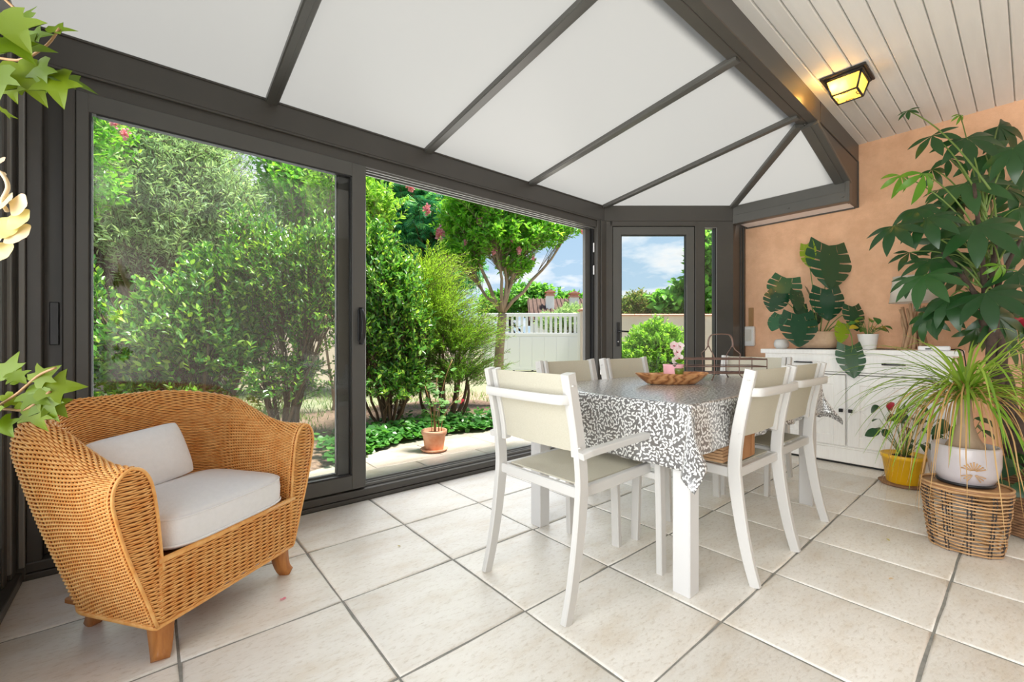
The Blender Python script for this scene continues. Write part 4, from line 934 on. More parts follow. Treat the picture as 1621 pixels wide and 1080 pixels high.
MB().lathe([(0, 0), (.095, 0), (.095, .008), (0, .010)], 24).build('base', M['driftwood'], tlp); MB().tube([(0, 0, .008), (0, 0, .42)], .006, 8).build('rod', M['steel'], tlp)
mb = MB(); mb.lathe([(.150, .365), (.146, .365), (.122, .565), (.126, .565)], 32, p=2); mb.F = [f for f in mb.F if len(f) == 4]; mb.S = mb.S[:len(mb.F)]; mb.M = mb.M[:len(mb.F)]; mb.build('lamp_shade', M['shade'], tlp)
rx = thing('white_router', 'flat white plastic box at the right end of sideboard', 'electronics', (4.40, .455, zs), .1)
mb = MB(); mb.box((0, 0, .016), (.11, .17, .032), .006); mb.build('casing', M['white_pvc'], rx); mb = MB(); mb.box((-.058, .03, .012), (.006, .03, .010), .001); mb.build('socket', M['black'], rx)
cbl = tag(MB().tube(catmull([(4.50, .40, .94), (4.47, .325, .942), (4.46, .305, .90), (4.47, .29, .72), (4.49, .285, .45), (4.48, .29, .12), (4.50, .33, .006)], 40), .004, 6).build('power_cable', M['black']), 'black cable hanging down the right side of the sideboard', 'cable')
tcb = tag(MB().tube(catmull([(4.40, 1.02, .940), (4.36, .98, .940), (4.37, .93, .940), (4.42, .94, .955), (4.52, .96, .940), (4.55, .80, .940), (4.54, .68, .940)], 40), .004, 6).build('lamp_cord', M['black']), 'black cord lying on sideboard between monstera and small plant', 'cable')
se = thing('wall_sensor', 'white motion sensor box on the pink wall by the corner post', 'sensor', (4.72, 1.842, 1.055))
mb = MB(); mb.box((-.022, 0, 0), (.044, .105, .20), .010); mb.build('casing', M['white_pot'], se); mb = MB(); mb.box((-.047, .004, .01), (.010, .062, .12), .006); mb.build('lens', M['shade'], se)
wd = tag(MB().box((4.712, 1.832, 1.245), (.012, .045, .20), .003, rotz(0)).build('wooden_strip', M['cane']), 'short wooden strip on pink wall above the white sensor', 'wood strip')

# ---- money tree at the right
pt = thing('money_tree', 'tall money tree with palmate leaves reaching the plank ceiling', 'potted plant', (3.88, .02, 0))
mb = MB(); mb.lathe([(0, 0), (.15, 0), (.17, .02), (.20, .16), (.205, .28), (.195, .30), (.18, .29), (.18, .26), (0, .26)], 30); mb.build('pot', M['brownweave'], pt)
mb = MB()
for i in range(20):
    z = .012+.0148*i; rr = np.interp(z, [0, .02, .16, .28, .30], [.15, .172, .202, .207, .2]); a = np.linspace(0, 2*PI, 60, endpoint=False)
    mb.tube(np.stack([(rr+.003*np.cos(a*15+PI*(i % 2)))*np.cos(a), (rr+.003*np.cos(a*15+PI*(i % 2)))*np.sin(a), a*0+z], 1), .0075, 5, closed=True)
mb.build('woven_bands', M['brownweave'], pt, 'stuff')
MB().lathe([(0, .258), (.178, .262), (.1, .275), (0, .28)], 20).build('soil', M['soil'], pt)
for k in range(3):
    t = np.linspace(0, 1, 40); a = t*9+k*2*PI/3; P = np.stack([.026*np.cos(a)-.02*t, .026*np.sin(a)+.13*t+.02, .25+.95*t], 1); MB().tube(P, np.linspace(.030, .020, 40), 8).build('trunk', M['bark_dark'], pt)
MB().tube([(.03, .02, .25), (.13, -.01, 1.1), (.20, -.03, 2.05)], .012, 8).build('bamboo_stake', M['cane'], pt)
def palmate(L, nl, droop, wd=.30):
    mb = MB()
    for i in range(nl):
        an = (i-(nl-1)/2)*(3.15/(nl-1))*1.05; ln = L*(1-.30*abs(i-(nl-1)/2)/((nl-1)/2)); k = 7; V = []; F = []
        ca, sa = math.cos(an), math.sin(an); bend = droop*(1+.15*math.sin(i*2.3))
        for j in range(k+1):
            t = j/k; w = ln*wd*.5*max(.03, math.sin(PI*t**.9*.985+.02))**.85*(.35+.65*min(1, t*2.2)); y = ln*math.sin(t*bend)/bend; z = -ln*(1-math.cos(t*bend))/bend; wv = .012*math.sin(j*1.9+i)*L*3*.2
            for q in (-1, 0, 1):
                x_, y_ = q*w, y; V.append((x_*ca+y_*sa, -x_*sa+y_*ca, z+abs(q)*w*.16+wv*.3))
        for j in range(k):
            for q in (0, 1): F.append((j*3+q, j*3+q+1, j*3+q+4, j*3+q+3))
        mb.add(V, F, True)
    return mb.mesh('palmate_leaf')
PM = [with_mat(palmate(.25, 6, .65), M['lf_pachira']), with_mat(palmate(.23, 7, .9), M['lf_pachira']), with_mat(palmate(.19, 5, .5), M['lf_pachira'])]
PN = with_mat(palmate(.20, 5, 1.3, .27), M['lf_pachira_new'])
org = np.array([3.88, .02, 0]); hub = np.array([3.86, .17, 1.20])
spec = [(0.075, 0.517, 2.570, 2, 0.42), (0.061, 0.398, 2.351, 2, 0.90), (0.092, 0.242, 2.292, 0, 0.95), (0.013, 0.047, 2.135, 1, 1.00), (0.030, 0.359, 1.981, 2, 0.60), (0.010, 0.245, 1.986, 0, 1.05), (0.470, 0.121, 2.438, 1, 0.95), (-0.327, 0.527, 1.719, 0, 0.80), (-0.277, 0.381, 1.747, 1, 0.92), (-0.154, 0.187, 1.682, 0, 1.08), (0.113, 0.029, 1.798, 1, 0.90), (-0.292, 0.393, 1.400, 0, 0.90), (-0.056, 0.300, 1.279, 1, 0.95), (-0.260, 0.145, 1.274, 0, 0.95), (-0.044, 0.029, 1.404, 0, 0.90), (0.070, 0.325, 1.554, 1, 0.80), (-0.031, 0.344, 1.204, 2, 0.95), (0.014, 0.111, 1.155, 1, 0.95), (0.017, 0.500, 1.595, 2, 0.70), (0.276, 0.283, 1.510, 1, 0.90), (0.459, 0.065, 1.294, 1, 1.00), (0.520, 0.210, 2.051, 1, 1.00), (0.502, 0.094, 1.679, 0, 1.00), (0.269, 0.420, 2.191, 2, 0.70), (0.583, 0.026, 2.101, 0, 0.90), (0.386, 0.322, 1.855, 1, 0.80), (0.413, 0.233, 1.562, 0, 0.85), (0.045, 0.411, 1.170, 1, 0.75), (-0.154, 0.447, 1.844, 1, 0.80), (0.282, 0.343, 2.248, 2, 0.80), (0.258, 0.168, 2.205, 0, 0.95), (0.215, 0.073, 1.946, 1, 0.90), (0.587, 0.154, 1.877, 2, 1.00), (0.249, 0.371, 1.691, 0, 0.85), (0.453, 0.266, 1.310, 1, 0.90), (0.502, 0.094, 1.004, 0, 0.75), (0.576, 0.228, 1.093, 1, 0.80), (0.284, 0.015, 1.632, 0, 0.90), (0.528, 0.333, 2.041, 1, 0.90), (-0.077, 0.383, 1.524, 0, 0.80), (0.184, 0.165, 1.564, 1, 0.95), (0.284, 0.015, 1.161, 0, 0.90), (-0.050, 0.491, 1.419, 2, 0.75)]
branches = []
for (x_, y_, z_, k, s) in spec:
    p = np.array([x_, y_, z_]); h = hub-org+np.array([rg.uniform(-.05, .05), rg.uniform(-.05, .05), min(.75, max(0, (p[2]-1.3)*.55))])
    out = p-h; od = nrm(np.array([out[0], out[1], 0])+Vw*.55*np.linalg.norm(out)); mid = (p+h)/2+np.array([0, 0, .14])
    MB().tube(bez(h, mid, p, 9), np.linspace(.0060, .0032, 9), 6).build('leaf_stalk', M['greenstem'], pt)
    D = nrm(od*.55+Vw*.30+np.array([0, 0, -.80])+rg.uniform(-.15, .15, 3)); U = nrm(od*.4+np.array([-.99, -.08, 0])*.95+np.array([0, 0, .50])+rg.uniform(-.25, .25, 3)); place_leaf('palmate_leaf', PM[k], pt, p, D, U, s*1.12)
for (x_, y_, z_, s) in ((-0.230, 0.511, 2.052, 0.75), (-0.322, 0.393, 2.006, 0.95), (0.419, 0.294, 2.566, 0.35), (-0.122, 0.094, 1.440, 0.55)):
    p = np.array([x_, y_, z_]); h = hub-org+np.array([0, 0, .35]); MB().tube(bez(h, (p+h)/2+np.array([0, 0, .15]), p, 9), np.linspace(.005, .003, 9), 6).build('leaf_stalk', M['greenstem'], pt)
    place_leaf('palmate_leaf', PN, pt, p, wl(-.25, .25, -.85), wl(-.1, 1, .45), s, label='young bright green leaf')
for a, b in (((0, 0, 1.18), (.02, .10, 1.75)), ((-.03, .14, 1.18), (-.08, .20, 1.95)), ((-.02, .13, 1.15), (.05, .02, 1.6)), ((-.02, .14, 1.1), (-.13, .33, 1.55))):
    a = np.array([-.02, .15, 1.17]); MB().tube(bez(a, (a+np.array(b))/2+np.array([.02, 0, .05]), b, 10), np.linspace(.016, .008, 10), 7).build('branch', M['bark_dark'], pt)
rf_ = thing('red_flower', 'red flower glimpsed between money tree leaves at the right edge', 'flower', (4.05, .02, .28))
MB().tube([(0, 0, 0), (0, .01, .5), (-.02, .03, .82)], .004, 6).build('stem', M['greenstem'], rf_)
rp = with_mat(blade_leaf(.065, .05, .35), M['petal_red'])
for dx, dy, dz in ((-.5, .2, .7), (.3, -.4, .6), (-.3, -.6, .3)): place_leaf('petal', rp, rf_, (-.02, .03, .82), (dx, dy, dz), wl(0, 1, .3))

# ---- basket stool with the ponytail palm
bs = thing('basket_stool', 'oval openwork cane basket stool standing on the floor tiles', 'stool', (3.035, .205, 0), math.atan2(-.9, .1))
mb = MB(); a = np.linspace(0, 2*PI, 72, endpoint=False)
def brad(z): return np.interp(z, [0, .03, .15, .27, .30], [.80, .83, .93, 1.0, .99])
for i in range(18):
    z = .010+.0166*i; k = brad(z); w = .0025*np.sin(a*11+i*1.3)
    mb.tube(np.stack([(.155*k+w)*np.cos(a), (.135*k+w)*np.sin(a), z+.0022*np.sin(a*3+i)], 1), .0042, 6, closed=True)
mb.build('cane_rings', M['stool_cane'], bs, 'stuff')
for i in range(11):
    for da in (-.045, .045):
        t = i*2*PI/11+.2+da; zz = np.linspace(.004, .300, 18); P = np.stack([(.155*brad(zz)+.002*np.cos(zz*230))*math.cos(t), (.135*brad(zz)+.002*np.cos(zz*230))*math.sin(t), zz], 1); MB().tube(P, .0030, 5).build('stake', M['stool_dark'], bs)
MB().lathe([(0, .297), (.155, .297), (.160, .303), (.155, .310), (0, .310)], 40, sy=.87).build('top_board', M['stool_top'], bs)
mb = MB()
for z in (.295, .313): mb.tube(np.stack([.157*np.cos(a), .137*np.sin(a), a*0+z], 1), .0055, 6, closed=True)
mb.build('rim', M['stool_cane'], bs)
pp = thing('ponytail_palm', 'ponytail palm with arching leaves in a lilac pot on the basket stool', 'potted plant', (3.045, .205, .3155))
mb = MB(); mb.lathe([(0, 0), (.072, 0), (.092, .006), (.112, .045), (.121, .10), (.121, .175), (.117, .185), (.112, .185), (.113, .17), (0, .140)], 36, sx=1, sy=1); mb.build('pot', M['lilac'], pp)
mb = MB(); 
for k in range(-4, 5):
    an = PI/2+k*.20; P = []
    for t in np.linspace(0, 1, 7):
        x = math.cos(an)*(.012+.045*t); z = .078+math.sin(an)*(.008+.040*t)-abs(k)*.004*t; ang = math.radians(-163)+x/.121; rr = np.interp(z, [0, .045, .10, .158], [.092, .112, .121, .119])+.0012; P.append((rr*math.cos(ang), rr*math.sin(ang), z))
    mb.tube(P, np.linspace(.0015, .0035, 7), 5); P2 = [(x, y, .145-(z-.0)*.9+.02) for x, y, z in P]
    if abs(k) > 1: mb.tube([(x, y, max(.03, 2*.075-z)) for x, y, z in P], np.linspace(.0012, .0028, 7), 5)
mb.build('relief_ornament', M['stool_cane'], pp, label='golden fan ornament on the pot')
MB().lathe([(0, -.0005), (.10, -.0005), (.105, .010), (.095, .012), (0, .012)], 30).build('saucer', M['rubber'], pp); MB().lathe([(0, .140), (.110, .142), (.07, .15), (0, .154)], 20).build('soil', M['soil'], pp)
MB().lathe([(.076, .140), (.070, .180), (.048, .22), (.030, .28), (.022, .37), (.020, .465), (.01, .48)], 18).build('caudex', M['bark_pale'], pp)
def strap(P, w0, tw=0.0):
    P = np.asarray(P); T = nrm(np.gradient(P, axis=0)); k = len(P); V = []; F = []
    for i in range(k):
        s_ = np.cross(T[i], (0, 0, 1.)); s_ = s_/max(np.linalg.norm(s_), 1e-4); nn = np.cross(s_, T[i]); w = w0*(1-(i/(k-1))**2.2)+.0008; V += [P[i]-s_*w/2+nn*w*.25, P[i], P[i]+s_*w/2+nn*w*.25]
    for i in range(k-1):
        for q in (0, 1): F.append((i*3+q, i*3+q+1, i*3+q+4, i*3+q+3))
    mb = MB(); mb.add(V, F, True); return mb.mesh('strap_leaf')
for i in range(200):
    dry = i % 3 == 2; az = i*2.39996+rg.uniform(-.3, .3); el = rg.uniform(.05, 1.15) if not dry else rg.uniform(-.2, .8); L = rg.uniform(.40, .68) if not dry else rg.uniform(.45, .80)
    base = np.array([.02*math.cos(az), .02*math.sin(az), rg.uniform(.40, .48)]); d = np.array([math.cos(az)*math.cos(el), math.sin(az)*math.cos(el), math.sin(el)]); P = [base]; v = d.copy(); g = (rg.uniform(1.1, 2.4) if not dry else rg.uniform(2.4, 4.2))
    if i % 13 == 0 and not dry: g = .35; el = 1.2
    wob = rg.uniform(-1, 1, 3)*(.05 if not dry else .22)
    for k in range(18):
        v = v+np.array([0, 0, -g*L/18*1.9*(1 if v[2] > -.97 else 0)])+wob*math.sin(k*.8+i)*.25; v = v/np.linalg.norm(v); q_ = P[-1]+v*L/18
        if q_[2] < -.30: q_[2] = -.30
        rr = math.hypot(q_[0], q_[1])
        if q_[2] < .195 and rr < .135: q_[:2] *= .135/max(rr, .01)
        P.append(q_)
    link('strap_leaf', with_mat(strap(P, rg.uniform(.008, .013) if not dry else .006), M['lf_ponydry' if dry else 'lf_pony']), None, pp, label='dry tan leaf' if dry else None)
# ---- yellow pot with its red flowered plant, pale planter behind
yp = thing('yellow_pot_plant', 'bright yellow plastic pot with dark green red flowered plant before sideboard', 'potted plant', (4.055, .572, 0))
MB().lathe([(0, .0), (.125, .0), (.140, .016), (.134, .018), (0, .012)], 30).build('saucer', M['brownweave'], yp)
MB().lathe([(0, .014), (.088, .014), (.094, .02), (.118, .185), (.124, .186), (.128, .212), (.122, .216), (.112, .205), (0, .19)], 32).build('pot', M['yellow'], yp)
MB().lathe([(0, .189), (.11, .191), (.06, .20), (0, .205)], 20).build('soil', M['soil'], yp)
dk = with_mat(blade_leaf(.11, .07, .45), M['lf_dark'])
for i in range(22):
    an = rg.uniform(0, 2*PI); rd = rg.uniform(.04, .22); h = rg.uniform(.10, .36); tip = np.array([rd*math.cos(an), rd*math.sin(an), .20+h]); leaf_on_stem((rd*.1*math.cos(an), rd*.1*math.sin(an), .19), tip, (math.cos(an)-.2, math.sin(an)-.2, rg.uniform(-.7, 0)), wl(.1, .8, .6), dk, yp, rg.uniform(.6, 1.0), .0025, sag=.03)
ft = np.array([4.0, .655, .535])-np.array([4.055, .572, 0]); MB().tube(bez((0, 0, .19), (-.03, .03, .45), ft, 9), .0028, 6).build('stem', M['greenstem'], yp)
rp2 = with_mat(blade_leaf(.065, .045, .3), M['petal_red'])
for dx, dy, dz in ((.6, -.5, .25), (.75, -.6, -.1), (.6, -.3, -.35), (.3, -.5, .4)): place_leaf('petal', rp2, yp, ft, (dx, dy, dz), wl(0, 1, .4))
wp2 = thing('pale_planter', 'pale lilac planter standing on the floor behind the yellow pot', 'planter', (4.02, .30, 0))
MB().lathe([(0, 0), (.10, 0), (.115, .01), (.145, .18), (.152, .27), (.150, .285), (.140, .285), (.138, .26), (0, .25)], 32).build('pot', M['lilac'], wp2); MB().lathe([(0, .249), (.137, .252), (.05, .262), (0, .265)], 18).build('soil', M['soil'], wp2)
for i in range(16):
    an = rg.uniform(0, 2*PI); rd = rg.uniform(.05, .17); tip = np.array([rd*math.cos(an), rd*math.sin(an), .30+rg.uniform(.03, .22)]); leaf_on_stem((rd*.1*math.cos(an), rd*.1*math.sin(an), .25), tip, (math.cos(an), math.sin(an), rg.uniform(-.6, .1)), wl(.1, .7, .7), dk, wp2, rg.uniform(.7, 1.15), .0025, sag=.03)
cal = thing('calathea_planter', 'low brown woven planter of dark broad leaves at right edge', 'potted plant', (3.50, -.03, 0))
MB().lathe([(0, 0), (.11, 0), (.13, .02), (.15, .20), (.146, .215), (.13, .21), (0, .18)], 28).build('pot', M['brownweave'], cal)
mb = MB()
for i in range(14):
    z = .012+.0148*i; rr = np.interp(z, [0, .02, .2], [.112, .133, .152]); mb.tube(np.stack([(rr+.003*np.cos(a*16+PI*(i % 2)))*np.cos(a), (rr+.003*np.cos(a*16+PI*(i % 2)))*np.sin(a), a*0+z], 1), .0072, 5, closed=True)
mb.build('woven_bands', M['brownweave'], cal, 'stuff')
MB().lathe([(0, .178), (.13, .182), (.05, .19), (0, .195)], 18).build('soil', M['soil'], cal)
ck = with_mat(blade_leaf(.17, .11, .55), M['lf_dark'])
for i in range(15):
    an = i*2.4; rd = rg.uniform(.05, .16); tip = np.array([rd*math.cos(an), rd*math.sin(an), .22+rg.uniform(.04, .20)]); leaf_on_stem((rd*.1*math.cos(an), rd*.1*math.sin(an), .18), tip, (math.cos(an), math.sin(an), rg.uniform(-.5, .2)), wl(.1, .6, .8), ck, cal, rg.uniform(.7, 1.05), .003, sag=.03)

# ---- ivy and faded flower near the left edge of the view
def lobed(L):
    out = [(0, 0), (.10, -.06), (.30, -.10), (.52, .04), (.40, .20), (.36, .30), (.58, .42), (.72, .58), (.48, .56), (.28, .58), (.18, .78), (0, 1.05)]
    P = [(x*L*.8, y*L) for x, y in out]; V = [(0, .0, 0)]; F = []
    mid = [(0, y) for x, y in P]; n = len(P); V = []
    for x, y in P: V.append((x, y, .10*abs(x)-.25*y*y/L))
    for x, y in P: V.append((-x, y, .10*abs(x)-.25*y*y/L))
    c0 = len(V); V += [(0, .28*L, -.02*L), (0, .58*L, -.09*L)]
    h = [c0, c0, c0, c0, c0, c0, c0+1, c0+1, c0+1, c0+1, c0+1]
    for i in range(n-1): F.append((h[i], i, i+1)); F.append((h[i], n+i+1, n+i))
    F += [(c0, 6, c0+1), (c0, c0+1, n+6)]; mb = MB(); mb.add(V, F, True); return mb.mesh('leaf')
iv = thing('trailing_ivy', 'lime green ivy sprays hanging in front of the dark window frame', 'plant', (-.34, 1.00, 1.2))
io = np.array([-.34, 1.00, 1.2]); LB = [with_mat(lobed(.062), M['lf_vine']), with_mat(lobed(.048), M['lf_vine']), with_mat(lobed(.075), M['lf_vine'])]
def vine(P, r=.0022): MB().tube(catmull([np.array(p)-io for p in P], 20), r, 6).build('stem', M['cane'], iv)
vine([(-.36, 1.02, 1.58), (-0.257, 1.232, 1.546), (-0.182, 1.144, 1.493), (-0.140, 1.108, 1.515), (-0.119, 1.090, 1.548)])
vine([(-.36, 1.02, 1.58), (-0.227, 1.155, 1.615), (-0.173, 1.083, 1.556), (-0.157, 1.070, 1.525)])
vine([(-.36, 1.0, .96), (-0.258, 1.207, 0.868), (-0.205, 1.150, 0.887), (-0.176, 1.125, 0.908), (-0.146, 1.101, 0.941), (-0.123, 1.081, 0.955)])
vine([(-.36, 1.0, .96), (-0.247, 1.185, 0.865), (-0.197, 1.143, 0.883), (-0.163, 1.115, 0.883), (-0.130, 1.087, 0.914)])
for (p, q_, k, s) in (((-0.183, 1.066, 1.530), (-0.167, 1.039, 1.500), 2, 1.25), ((-0.181, 1.090, 1.488), (-0.149, 1.066, 1.495), 2, 1.00), ((-0.157, 1.096, 1.518), (-0.107, 1.047, 1.541), 1, 0.90), ((-0.136, 1.105, 1.543), (-0.111, 1.089, 1.555), 1, 1.00), ((-0.171, 1.108, 1.475), (-0.151, 1.098, 1.434), 2, 1.05), ((-0.146, 1.101, 1.486), (-0.143, 1.075, 1.411), 0, 1.00), ((-0.127, 1.097, 1.471), (-0.120, 1.066, 1.416), 0, 1.25), ((-0.127, 1.097, 1.465), (-0.103, 1.095, 1.465), 0, 1.00), ((-0.182, 1.117, 1.442), (-0.175, 1.099, 1.405), 1, 0.90), ((-0.189, 1.097, 1.457), (-0.194, 1.087, 1.409), 0, 1.00), ((-0.161, 1.100, 1.550), (-0.182, 1.143, 1.598), 0, 0.90), ((-0.180, 1.063, 1.490), (-0.156, 1.042, 1.469), 0, 1.00), ((-0.194, 1.127, 1.399), (-0.186, 1.138, 1.393), 1, 0.60), ((-0.178, 1.127, 1.437), (-0.153, 1.105, 1.441), 1, 0.80), ((-0.188, 1.136, 0.936), (-0.185, 1.140, 0.968), 0, 0.90), ((-0.180, 1.129, 0.947), (-0.156, 1.090, 0.926), 1, 0.80), ((-0.151, 1.104, 0.930), (-0.126, 1.091, 0.957), 1, 1.00), ((-0.145, 1.099, 0.919), (-0.101, 1.081, 0.924), 0, 1.10), ((-0.146, 1.101, 0.912), (-0.130, 1.088, 0.862), 0, 1.05), ((-0.159, 1.111, 0.892), (-0.149, 1.115, 0.849), 0, 1.05), ((-0.171, 1.122, 0.930), (-0.178, 1.136, 0.949), 1, 0.70), ((-0.194, 1.127, 0.867), (-0.178, 1.091, 0.844), 1, 1.00), ((-0.190, 1.137, 0.908), (-0.175, 1.138, 0.887), 1, 0.80), ((-0.136, 1.105, 0.902), (-0.115, 1.092, 0.873), 0, 0.80), ((-0.163, 1.115, 0.912), (-0.143, 1.087, 0.902), 0, 0.90), ((-0.202, 1.134, 0.893), (-0.201, 1.109, 0.870), 0, 0.90)):
    p = np.array(p)-io; q_ = np.array(q_)-io; U = nrm(Vw*1.0+Z_*.5+R_*rg.uniform(-.4, .4)+Z_*rg.uniform(-.3, .3)); place_leaf('leaf', LB[k], iv, p, q_-p, U, s*.86)
fd = thing('faded_flower', 'faded cream flower on a pinkish stem at the left edge', 'flower', (-.33, .98, 1.18)); fo = np.array([-.33, .98, 1.18])
MB().tube(catmull([np.array((-.36, .98, 1.36))-fo, np.array((-0.205, 1.110, 1.292))-fo, np.array((-0.184, 1.080, 1.275))-fo, np.array((-0.176, 1.073, 1.253))-fo, np.array((-0.183, 1.079, 1.230))-fo, np.array((-0.177, 1.074, 1.213))-fo], 22), .0030, 7).build('stem', M['petal_dry'], fd)
pd = [with_mat(petal_mesh(.050, .052, .16), M['petal_dry']), with_mat(petal_mesh(.046, .048, .12), M['petal_dry'])]
for (p, q_, k, s) in (((-0.175, 1.072, 1.226), (-0.146, 1.042, 1.218), 0, 0.85), ((-0.177, 1.074, 1.202), (-0.145, 1.041, 1.193), 0, 0.95), ((-0.177, 1.074, 1.182), (-0.147, 1.042, 1.166), 0, 0.95), ((-0.186, 1.082, 1.202), (-0.165, 1.058, 1.170), 1, 1.00), ((-0.190, 1.085, 1.161), (-0.178, 1.068, 1.139), 1, 0.90), ((-0.192, 1.087, 1.197), (-0.199, 1.086, 1.155), 0, 1.00), ((-0.191, 1.086, 1.223), (-0.174, 1.065, 1.227), 1, 0.90), ((-0.188, 1.083, 1.298), (-0.175, 1.066, 1.290), 1, 0.35)):
    p = np.array(p)-fo; q_ = np.array(q_)-fo; place_leaf('petal', pd[k], fd, p, q_-p, nrm(Vw+Z_*rg.uniform(-.2, .7)), s*.9)
# ---- crumbs on the tiles
pe = tag(MB().grid([[(x, y, .0015+.004*abs(math.sin(3*x*60+y*80))) for y in np.linspace(-.006, .006, 4)] for x in np.linspace(-.010, .010, 5)]).build('flower_petal', M['petal_pink']), 'single pink petal fallen on the tile before the armchair', 'petal'); pe.location = (.40, 1.86, 0)
dl = with_mat(blade_leaf(.022, .012, .4, .3, 4), M['petal_dry'])
for i, (x, y, lb) in enumerate(((.93, 1.98, 'tiny dry leaf bit on tile between armchair and sliding door'), (2.40, .37, 'tiny dry leaf bit on tile in front of the two side chairs'), (2.86, .47, 'tiny dry leaf bit on tile beside the basket stool'), (3.05, .62, 'tiny dry leaf bit on tile between table and sideboard'))):
    o = place_leaf('dry_leaf', dl, None, (x, y, .004), (math.cos(i*2.1), math.sin(i*2.1), .05), (0, 0, 1)); tag(o, lb, 'leaf', 'dry leaf bits on the floor')
# ================================================================== THE GARDEN
ro_ = np.random.default_rng(5)
def bush(name, label, cat, base, blobs, leaf, bark='bark', limb_r=.02, twig_r=.004, stems=3, leaves_per=14, L=(.045, .07), Wr=.5, droop=0., up=.25, tmpl=LEAF, group=None, span=.55, hub=(.15, .75), spread=.75, blossoms=None, twig_k=5, inner=.35, label_parts=None, trunk=None):
    """trunk and limbs to every blob of the crown, twigs to its outside, leaves in turn along each twig"""
    t = thing(name, label, cat, base, 0, group); base = np.array(base, float); mb = MB(); P_, D_, U_ = [], [], []; tw = []; blo = []
    if trunk is not None:
        T = catmull([np.array(p)-base for p in trunk[0]], 14); mb.tube(T, np.linspace(trunk[1], trunk[2], 14), 10); fork = T[-1]
    for (c, r, n) in blobs:
        c = np.array(c, float)-base; r = np.array(r, float)*np.ones(3); starts = []
        for s_ in range(stems):
            b0 = fork if trunk is not None else np.array([ro_.normal(0, limb_r*2), ro_.normal(0, limb_r*2), -.02]); e_ = c+r*ro_.uniform(-.55, .55, 3)
            mid = (b0+e_)/2+ro_.normal(0, .08, 3)*np.linalg.norm(e_-b0)*.8; mid[2] += .05*np.linalg.norm(e_-b0); Pm = bez(b0, mid, e_, 9); Pm[1:-1] += ro_.normal(0, limb_r*.5, (7, 3))
            mb.tube(Pm, np.linspace(limb_r, limb_r*.35, 9), 6); starts.append(Pm)
        starts = np.array(starts)
        d = nrm(ro_.normal(size=(n, 3))); d[:, 2] = np.where(d[:, 2] < -.55, -d[:, 2], d[:, 2]); rad = ro_.uniform(inner, 1.0, n)**.55; bump = 1+.16*np.sin(d[:, 0]*7+c[0]*3)*np.sin(d[:, 1]*6+c[1])+.10*np.sin(d[:, 2]*11+d[:, 0]*5)
        e_ = c+d*r*(rad*bump)[:, None]
        lim = starts[ro_.integers(0, stems, n), ro_.integers(3, 9, n)]; k = np.linspace(*hub, 9)
        s0 = lim+(c-lim)*.15; m = (s0+e_)/2+ro_.normal(0, .06, (n, 3))*r.mean(); m[:, 2] += up*.25*np.linalg.norm(e_-s0, axis=1)-droop*.1
        e_[:, 2] -= droop*np.linalg.norm(e_-s0, axis=1)*.25
        tt = np.linspace(0, 1, twig_k)[None, :, None]; tw.append((1-tt)**2*s0[:, None]+2*tt*(1-tt)*m[:, None]+tt*tt*e_[:, None])
        q = np.linspace(1-span, 1, leaves_per)[None, :]+ro_.uniform(-.02, .02, (n, leaves_per)); q = np.clip(q, 0, 1)[..., None]
        lp_ = (1-q)**2*s0[:, None]+2*q*(1-q)*m[:, None]+q*q*e_[:, None]; tg = nrm(2*(1-q)*(m-s0)[:, None]+2*q*(e_-m)[:, None]); rv = nrm(np.cross(tg, ro_.normal(size=tg.shape)))
        dd = nrm(tg*(1-spread*.5)+rv*spread+np.array([0, 0, up-droop]))
        P_.append(lp_.reshape(-1, 3)); D_.append(dd.reshape(-1, 3)); U_.append(nrm(np.array([0, 0, 1.])+.55*ro_.normal(size=dd.shape)+.35*np.broadcast_to(d[:, None], dd.shape)).reshape(-1, 3)); blo.append(e_)
    mb.build('limbs', M[bark], t)
    V_, Q_ = strands(np.concatenate(tw), np.broadcast_to(np.linspace(twig_r, twig_r*.4, twig_k), (sum(len(x) for x in tw), twig_k)), 3)
    link('twigs', quad_mesh('twigs', V_, Q_), M[bark], t, 'stuff')
    P_, D_, U_ = map(np.concatenate, (P_, D_, U_)); n = len(P_); ln = ro_.uniform(*L, n); rd = ro_.random(n)
    link('foliage', leaf_mesh('foliage', P_, D_, U_, ln, ln*Wr, tmpl, rd), M[leaf], t, 'stuff')
    if blossoms:
        E_ = np.concatenate(blo)
        for (p, s_) in blossoms:
            p = np.array(p)-base; k = 90; dv = nrm(ro_.normal(size=(k, 3)))*ro_.uniform(.2, 1, (k, 1)); P2 = p+dv*np.array([s_*.6, s_*.6, s_]); link('blossom', leaf_mesh('blossom', P2, nrm(ro_.normal(size=(k, 3))), nrm(ro_.normal(size=(k, 3))), s_*.42, s_*.38, LEAF), M['petal_pink'], t)
    return t
